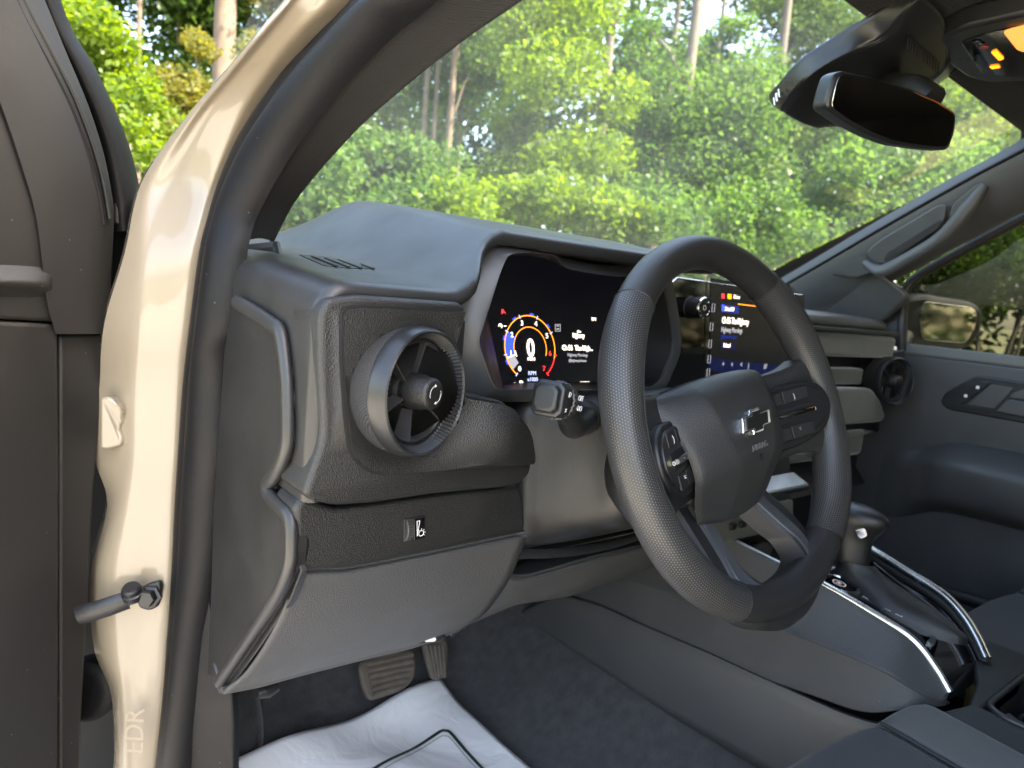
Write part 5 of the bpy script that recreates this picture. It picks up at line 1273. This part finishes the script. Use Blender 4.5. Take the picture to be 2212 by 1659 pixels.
# ================================================================ outside: ground, trees, undergrowth
def groundmat():
    m, N, L, b = newmat('grass_ground'); b.inputs['Roughness'].default_value = .95
    tc = N.new('ShaderNodeTexCoord'); nz = N.new('ShaderNodeTexNoise'); nz.inputs['Scale'].default_value = 1.3; nz.inputs['Detail'].default_value = 8
    L.new(tc.outputs['Object'], nz.inputs['Vector']); rp = N.new('ShaderNodeValToRGB')
    rp.color_ramp.elements[0].color = (.06, .075, .02, 1); rp.color_ramp.elements[1].color = (.20, .17, .08, 1); rp.color_ramp.elements[0].position = .35; rp.color_ramp.elements[1].position = .68
    L.new(nz.outputs['Fac'], rp.inputs[0]); L.new(rp.outputs[0], b.inputs['Base Color'])
    return m
gv = []; gf = []
NG = 40
for i in range(NG+1):
    for j in range(NG+1):
        x = (i/NG-.5)*2; y = (j/NG-.5)*2
        x = math.copysign(abs(x)**2.2, x)*220; y = math.copysign(abs(y)**2.2, y)*220
        d = math.hypot(x, y); gv.append((x, y, 0 if d < 6 else .25*math.sin(x*.21)*math.cos(y*.17)*sst(6, 20, d) + 2.5*sst(15, 60, y)))
for i in range(NG):
    for j in range(NG): gf.append([i*(NG+1)+j, (i+1)*(NG+1)+j, (i+1)*(NG+1)+j+1, i*(NG+1)+j+1])
g = mesh('ground', gv, gf, groundmat(), sharp=0); g['kind'] = 'structure'
gr_m = plastic('gravel_drive', (.46, .44, .40), .95, .8, 60, kind='noise', var=.3, vscale=30)
rv = [(-7, -14, .004), (2.6, -14, .004), (2.6, 3.2, .004), (-7, 3.2, .004)]
rd = mesh('driveway', rv, [[0, 1, 2, 3]], gr_m); rd['kind'] = 'structure'

def leafmat(name, c, c2, trans=.55):
    m, N, L, b = newmat(name); N.remove(b); out = N['Material Output']
    oi = N.new('ShaderNodeObjectInfo'); geo = N.new('ShaderNodeNewGeometry')
    rp = N.new('ShaderNodeMix'); rp.data_type = 'RGBA'; rp.inputs[6].default_value = (*c, 1); rp.inputs[7].default_value = (*c2, 1)
    L.new(geo.outputs['Random Per Island'], rp.inputs[0])
    df = N.new('ShaderNodeBsdfDiffuse'); tl = N.new('ShaderNodeBsdfTranslucent'); gl = N.new('ShaderNodeBsdfGlossy'); gl.inputs['Roughness'].default_value = .4; gl.inputs[0].default_value = (.9, .95, .9, 1)
    L.new(rp.outputs[2], df.inputs[0])
    hs = N.new('ShaderNodeHueSaturation'); hs.inputs['Saturation'].default_value = 1.15; hs.inputs['Value'].default_value = 1.7; hs.inputs['Hue'].default_value = .485
    L.new(rp.outputs[2], hs.inputs['Color']); L.new(hs.outputs[0], tl.inputs[0])
    a = N.new('ShaderNodeMixShader'); a.inputs[0].default_value = trans; L.new(df.outputs[0], a.inputs[1]); L.new(tl.outputs[0], a.inputs[2])
    bq = N.new('ShaderNodeMixShader'); bq.inputs[0].default_value = .01; L.new(a.outputs[0], bq.inputs[1]); L.new(gl.outputs[0], bq.inputs[2])
    L.new(bq.outputs[0], out.inputs[0]); return m
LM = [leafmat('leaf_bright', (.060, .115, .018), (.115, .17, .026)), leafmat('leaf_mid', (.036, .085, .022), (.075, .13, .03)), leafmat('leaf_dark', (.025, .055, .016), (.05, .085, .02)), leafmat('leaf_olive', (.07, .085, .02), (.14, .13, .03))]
BM = [plastic('bark_grey', (.11, .092, .075), .95, 1.0, 30, kind='noise', var=.5, vscale=8), plastic('bark_pine', (.12, .088, .065), .95, 1.0, 26, kind='noise', var=.5, vscale=7)]

def leaves(name, clusters, n, size, m, parent, spread=1.0):
    """n leaf quads (folded, two triangles pairs) scattered round cluster centres"""
    cl = np.array([(c[0], c[1], c[2], c[3]) for c in clusters]); w = cl[:, 3]**2; w /= w.sum()
    idx = rng.choice(len(cl), n, p=w)
    d = rng.normal(size=(n, 3)); d /= np.linalg.norm(d, axis=1)[:, None]
    rad = cl[idx, 3]*(rng.random(n)**.45)*spread
    pos = cl[idx, :3] + d*rad[:, None]*np.array([1, 1, .8])
    s = size*(.6+.8*rng.random(n))
    nrm = rng.normal(size=(n, 3)) + np.array([0, -.3, .9]); nrm /= np.linalg.norm(nrm, axis=1)[:, None]
    t = np.cross(nrm, rng.normal(size=(n, 3))); t /= np.linalg.norm(t, axis=1)[:, None]
    b = np.cross(nrm, t)
    wv = .30
    p0 = pos - t*s[:, None]*.5; p2 = pos + t*s[:, None]*.5
    p1 = pos + b*(s*wv)[:, None] + nrm*(s*.08)[:, None]; p3 = pos - b*(s*wv)[:, None] + nrm*(s*.08)[:, None]
    vs = np.stack([p0, p1, p2, p3], 1).reshape(-1, 3)
    me = bpy.data.meshes.new(name)
    me.vertices.add(len(vs)); me.vertices.foreach_set('co', vs.astype(np.float32).ravel())
    me.loops.add(n*4); me.polygons.add(n)
    me.loops.foreach_set('vertex_index', np.arange(n*4, dtype=np.int32))
    me.polygons.foreach_set('loop_start', np.arange(0, n*4, 4, dtype=np.int32))
    me.update(); me.validate()
    return link(name, me, m, parent, smooth=False)
def trunk(name, base, h, r0, r1, m, parent, lean=(0, 0), branches=()):
    path = []; rad = []
    for k in range(13):
        t = k/12; path.append(V(base) + V((lean[0]*t + .04*math.sin(5*t+base[0]), lean[1]*t + .04*math.cos(4*t+base[1]), h*t))); rad.append(r0*(1-t)+r1*t + (.25*r0*max(0, .08-t)/.08))
    o = tube(name, path, rad, m, parent, ns=10)
    return path
TREE_N = [0]
def tree(name, lab, base, h, r0, cl, nleaf, lsize, lm, bm, lean=(0, 0), cat='tree', group='trees behind the truck', nb=7):
    T_ = thing(name, lab, cat, base, group)
    pth = trunk('trunk', base, h, r0, r0*.35, bm, T_, lean)
    for k in range(nb):
        c = cl[int(rng.integers(len(cl)))]; zt = min(max(c[2]-.4-.6*rng.random(), .6), h*.97); i = min(12, max(0, int((zt-base[2])/h*12)))
        p = pth[i]; q = V(c[:3]); tube('limb', [p, p.lerp(q, .5) + V((0, 0, .15)), q], [r0*.28, r0*.18, r0*.06], bm, T_, ns=6)
    leaves('crown', cl, nleaf, lsize, lm, T_)
    return T_
def at_(u, v, dist):
    d = ray(u, v); d = d/ d.dot(FW); return CAM + d*dist
def clus(specs):
    """(u, v, distance, radius px) blobs measured on the picture, at their own distance"""
    out = []
    for u, v, dd, rp in specs:
        c = at_(u, v, dd); out.append((c.x, c.y, c.z, rp/FPX*dd))
    return out
def jit(specs, n, du, dv, dd, rr):
    out = []
    for k in range(n):
        s = specs[k % len(specs)]; out.append((s[0]+rng.normal()*du, s[1]+rng.normal()*dv, s[2]+rng.normal()*dd, s[3]*(1+rr*rng.normal())))
    return out
def base_at(u, dist, v=800):
    p = at_(u, v, dist); return (p.x, p.y, .0)
random.seed(3)
# near bushes and trees, each a thing of its own
def bush(lab, specs, n, size, lm, jn=14, du=38, dv=32, dd=.35, name='leafy_bush', group='bushes along the wood edge'):
    cl = clus(specs + jit(specs, jn, du, dv, dd, .2)); u0 = sum(s[0] for s in specs)/len(specs); d0 = sum(s[2] for s in specs)/len(specs)
    b = base_at(u0, d0); T_ = thing(name, lab, 'bush', b, group)
    for k in range(5):
        c = V(cl[int(rng.integers(len(specs)))][:3]); p = V(b) + V((rng.normal()*.15, rng.normal()*.15, 0))
        tube('stem', [p, p.lerp(c, .5) + V((0, 0, .2)), c], [.03, .02, .008], BM[0], T_, ns=6)
    leaves('foliage', cl, n, size, lm, T_)
bush('bright green bush between the open door and the beige pillar', [(190, 40, 4.6, 70), (230, 120, 4.8, 70), (290, 180, 4.8, 60), (240, 230, 4.9, 60), (310, 290, 5.0, 50), (150, -40, 4.6, 70), (330, 340, 5.0, 50)], 6500, .050, LM[0], 12, 26, 26)
bush('olive shrub in front of the thick trunk at the left', [(400, 200, 6.4, 60), (430, 280, 6.4, 60), (370, 300, 6.2, 50), (420, 80, 6.6, 30), (560, 100, 6.6, 40)], 6000, .05, LM[3], 12, 18, 26)
bush('rounded bush at the lower left of the windscreen', [(650, 450, 5.2, 70), (720, 370, 5.2, 70), (800, 320, 5.3, 60), (870, 350, 5.4, 60), (930, 400, 5.4, 60), (790, 440, 5.2, 80), (880, 460, 5.3, 80), (700, 300, 5.6, 50)], 11000, .05, LM[1], 14, 26, 26)
bush('yellow green bush just above the instrument hood', [(980, 450, 6.4, 60), (1060, 430, 6.4, 60), (1130, 450, 6.2, 60), (1220, 440, 6.4, 70), (1310, 460, 6.5, 70), (1050, 500, 6.2, 60), (1400, 480, 6.6, 70)], 9000, .055, LM[0], 12, 26, 18)
bush('green bush seen above the top of the steering wheel', [(1480, 470, 7.2, 80), (1570, 450, 7.2, 80), (1650, 470, 7.4, 70), (1500, 540, 7, 80), (1620, 560, 7, 80), (1720, 520, 7.6, 70), (1430, 420, 7.6, 60)], 9000, .06, LM[1], 12, 30, 24)
bush('pale green bush below the rear view mirror', [(1780, 440, 8, 80), (1850, 380, 8, 80), (1920, 350, 8.2, 80), (1880, 460, 8, 80), (2010, 360, 8.4, 80), (1960, 420, 8.2, 80), (2100, 330, 8.6, 70)], 9000, .065, LM[1], 12, 30, 24)
bush('low bush behind the outside mirror', [(1980, 560, 8, 70), (2080, 560, 8, 80), (2180, 540, 8, 80), (2260, 560, 8, 80), (2020, 640, 8, 60), (2120, 650, 8, 60), (2230, 640, 8, 60)], 6000, .065, LM[2], 10, 30, 24)

def ptree(name, lab, u, dist, r0, specs, n, size, lm, bm, lean=(0, 0), jn=10, du=34, dv=40, dd=.6, h=None, nb=7, top=9):
    cl = clus(specs + jit(specs, jn, du, dv, dd, .25)) if specs else []
    b = base_at(u, dist, 60)
    return tree(name, lab, b, h or top, r0, cl, n, size, lm, bm, lean, nb=nb)
LEANX = .0
ptree('pine_tree', 'thick grey pine trunk left of the beige pillar', 492, 8.0, .17, [(560, -250, 8, 160), (420, -230, 8.5, 160), (500, -330, 8, 180)], 5000, .07, LM[3], BM[1], top=8)
ptree('broadleaf_tree', 'tall vine covered tree with yellow green leaves in the windscreen', 1170, 8.6, .14, [(1150, 60, 8.5, 70), (1210, 20, 8.5, 80), (1180, 170, 8.3, 80), (1120, 260, 8.3, 70), (1240, 140, 8.3, 80), (1300, 220, 8.3, 60), (1250, 320, 8.2, 80), (1170, 350, 8.2, 80), (1310, 340, 8.3, 60), (1240, -80, 8.6, 100), (1130, -60, 8.6, 90), (1080, 380, 8.2, 60), (1340, 180, 8.3, 40)], 20000, .065, LM[0], BM[0], jn=16, du=26, dv=36, dd=.4)
ptree('slender_tree', 'slender pale trunk nearest the windscreen pillar', 928, 11, .055, [(900, -60, 11, 100), (960, -90, 11, 100)], 2500, .09, LM[1], BM[0], nb=3)
ptree('slender_tree', 'thin middle trunk of the group of three', 952, 11.6, .05, [(950, -80, 11.6, 90), (900, -130, 11.6, 90)], 2500, .09, LM[1], BM[0], nb=3)
ptree('broadleaf_tree', 'tall green tree filling the upper left of the windscreen', 1010, 12.5, .09, [(900, 130, 12.5, 70), (960, 60, 12.5, 80), (1040, 40, 12.5, 80), (1060, 140, 12.5, 70), (1010, 220, 12.5, 60), (1100, 90, 12.6, 60), (860, 210, 12.6, 50)], 12000, .085, LM[1], BM[0], jn=12)
ptree('slender_tree', 'stouter light brown trunk right of the two thin ones', 984, 10.8, .07, [(1010, -70, 10.8, 100), (1050, 20, 11, 60), (1030, 130, 11, 50)], 4000, .09, LM[1], BM[1], nb=3)
ptree('pine_tree', 'grey straight trunk beside the bright sky gaps', 1326, 12.5, .11, [(1360, -130, 12.5, 110), (1300, -160, 12.5, 100)], 2500, .09, LM[2], BM[0], nb=3, top=10)
ptree('pine_tree', 'thin far trunk in front of the bright sky gap', 1462, 16, .09, [(1450, -80, 16, 80), (1500, -120, 16, 100)], 1800, .11, LM[2], BM[0], nb=3, top=12)
ptree('pine_tree', 'second thin far trunk right of the sky gap', 1562, 16.5, .08, [(1590, -70, 16.5, 80), (1540, -140, 16, 90)], 1800, .11, LM[2], BM[0], nb=3, top=12)
ptree('broadleaf_tree', 'mid green tree in the middle of the windscreen', 1500, 10.5, .12, [(1440, 260, 10.5, 80), (1540, 230, 10.5, 90), (1600, 160, 10.7, 60), (1500, 340, 10.3, 90), (1600, 310, 10.5, 90), (1410, 350, 10.3, 70), (1640, 230, 10.7, 60), (1560, 400, 10.3, 90), (1440, 150, 10.8, 55), (1500, 90, 10.9, 50), (1580, 60, 11, 45), (1400, 60, 11, 45)], 20000, .08, LM[1], BM[0], jn=14)
ptree('broadleaf_tree', 'dull green tree left of the rear view mirror', 1690, 12.5, .13, [(1680, 190, 12.5, 80), (1740, 290, 12.3, 90), (1660, 360, 12.2, 80), (1770, 370, 12.2, 80), (1720, 80, 13, 70), (1800, 40, 13, 70), (1690, 430, 12, 80), (1650, 20, 13, 55), (1740, -30, 13, 70)], 18000, .09, LM[2], BM[0], jn=14)
ptree('broadleaf_tree', 'bright tree showing right of the rear view mirror', 2080, 12, .12, [(2060, 210, 12, 70), (2130, 250, 12, 70), (2030, 280, 12, 70), (2180, 300, 12, 70), (2110, 330, 12, 80), (1990, 330, 12, 80), (1900, 300, 12.5, 80)], 12000, .085, LM[0], BM[0], jn=12)
# unseen tree added behind the truck's right side to keep sun off the cab
cs_ = [(3.7+rng.normal()*.9, -5.3+rng.normal()*.9, 8.2+rng.normal()*1.0, .75) for k in range(26)]
tree('unseen_shade_tree', 'unseen tree added behind the passenger side to shade the cab', (3.9, -5.6, 0), 8.5, .16, cs_, 16000, .14, LM[1], BM[0], nb=10)
# the wood behind: single trees one behind the other
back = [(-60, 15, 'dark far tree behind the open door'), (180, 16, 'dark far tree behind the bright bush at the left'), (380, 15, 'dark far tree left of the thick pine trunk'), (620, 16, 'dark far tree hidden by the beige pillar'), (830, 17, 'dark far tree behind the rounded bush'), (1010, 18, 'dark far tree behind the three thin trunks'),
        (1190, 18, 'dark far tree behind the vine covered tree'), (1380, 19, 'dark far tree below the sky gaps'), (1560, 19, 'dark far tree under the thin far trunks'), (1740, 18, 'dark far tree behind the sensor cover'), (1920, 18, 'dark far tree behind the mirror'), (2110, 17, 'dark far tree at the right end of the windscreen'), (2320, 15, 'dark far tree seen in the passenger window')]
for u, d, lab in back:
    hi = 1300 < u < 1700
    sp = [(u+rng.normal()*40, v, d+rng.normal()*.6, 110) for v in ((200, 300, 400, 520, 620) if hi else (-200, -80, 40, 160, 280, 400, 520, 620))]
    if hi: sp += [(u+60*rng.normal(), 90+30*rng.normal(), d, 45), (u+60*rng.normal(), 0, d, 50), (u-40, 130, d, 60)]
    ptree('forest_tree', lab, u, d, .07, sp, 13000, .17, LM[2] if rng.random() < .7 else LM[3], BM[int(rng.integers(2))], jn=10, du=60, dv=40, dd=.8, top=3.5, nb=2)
ptree('slender_tree', 'thin brown trunk in the wood left of the thick pine', 306, 11, .055, [(306, -200, 11, 90)], 600, .1, LM[3], BM[1], nb=1, top=9)
# second row that closes the wood
hp = []
for k in range(34):
    a = YAW + R(-64 + 128*k/33); d = 25+rng.normal()*1.5; dg_ = math.degrees(a-YAW); gap = 6 < dg_ < 22
    for q in range(10 if gap else 14): hp.append((CAM.x + math.sin(a)*d + rng.normal()*.7, CAM.y + math.cos(a)*d + rng.normal()*.7, .6+1.0*q, 1.5 if not (gap and q > 7) else .8))
for k in range(22):
    a = R(80 + 112*k/21); d = 15+rng.normal()
    for q in range(8): hp.append((CAM.x + math.sin(a)*d + rng.normal()*.6, CAM.y + math.cos(a)*d + rng.normal()*.6, .6+1.0*q, 1.3))
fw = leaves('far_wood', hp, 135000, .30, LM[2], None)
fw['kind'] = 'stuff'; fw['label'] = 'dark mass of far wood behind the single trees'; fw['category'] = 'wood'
# grass tufts on the verge
gcl = []
for k in range(60):
    u = -100+2500*rng.random(); d = 3.8+5*rng.random(); p = base_at(u, d); gcl.append((p[0], p[1], .12, .35))
gt_ = leaves('verge_grass', gcl, 9000, .16, LM[3], None); gt_['kind'] = 'stuff'; gt_['label'] = 'rough grass and weeds along the edge of the wood'; gt_['category'] = 'grass'
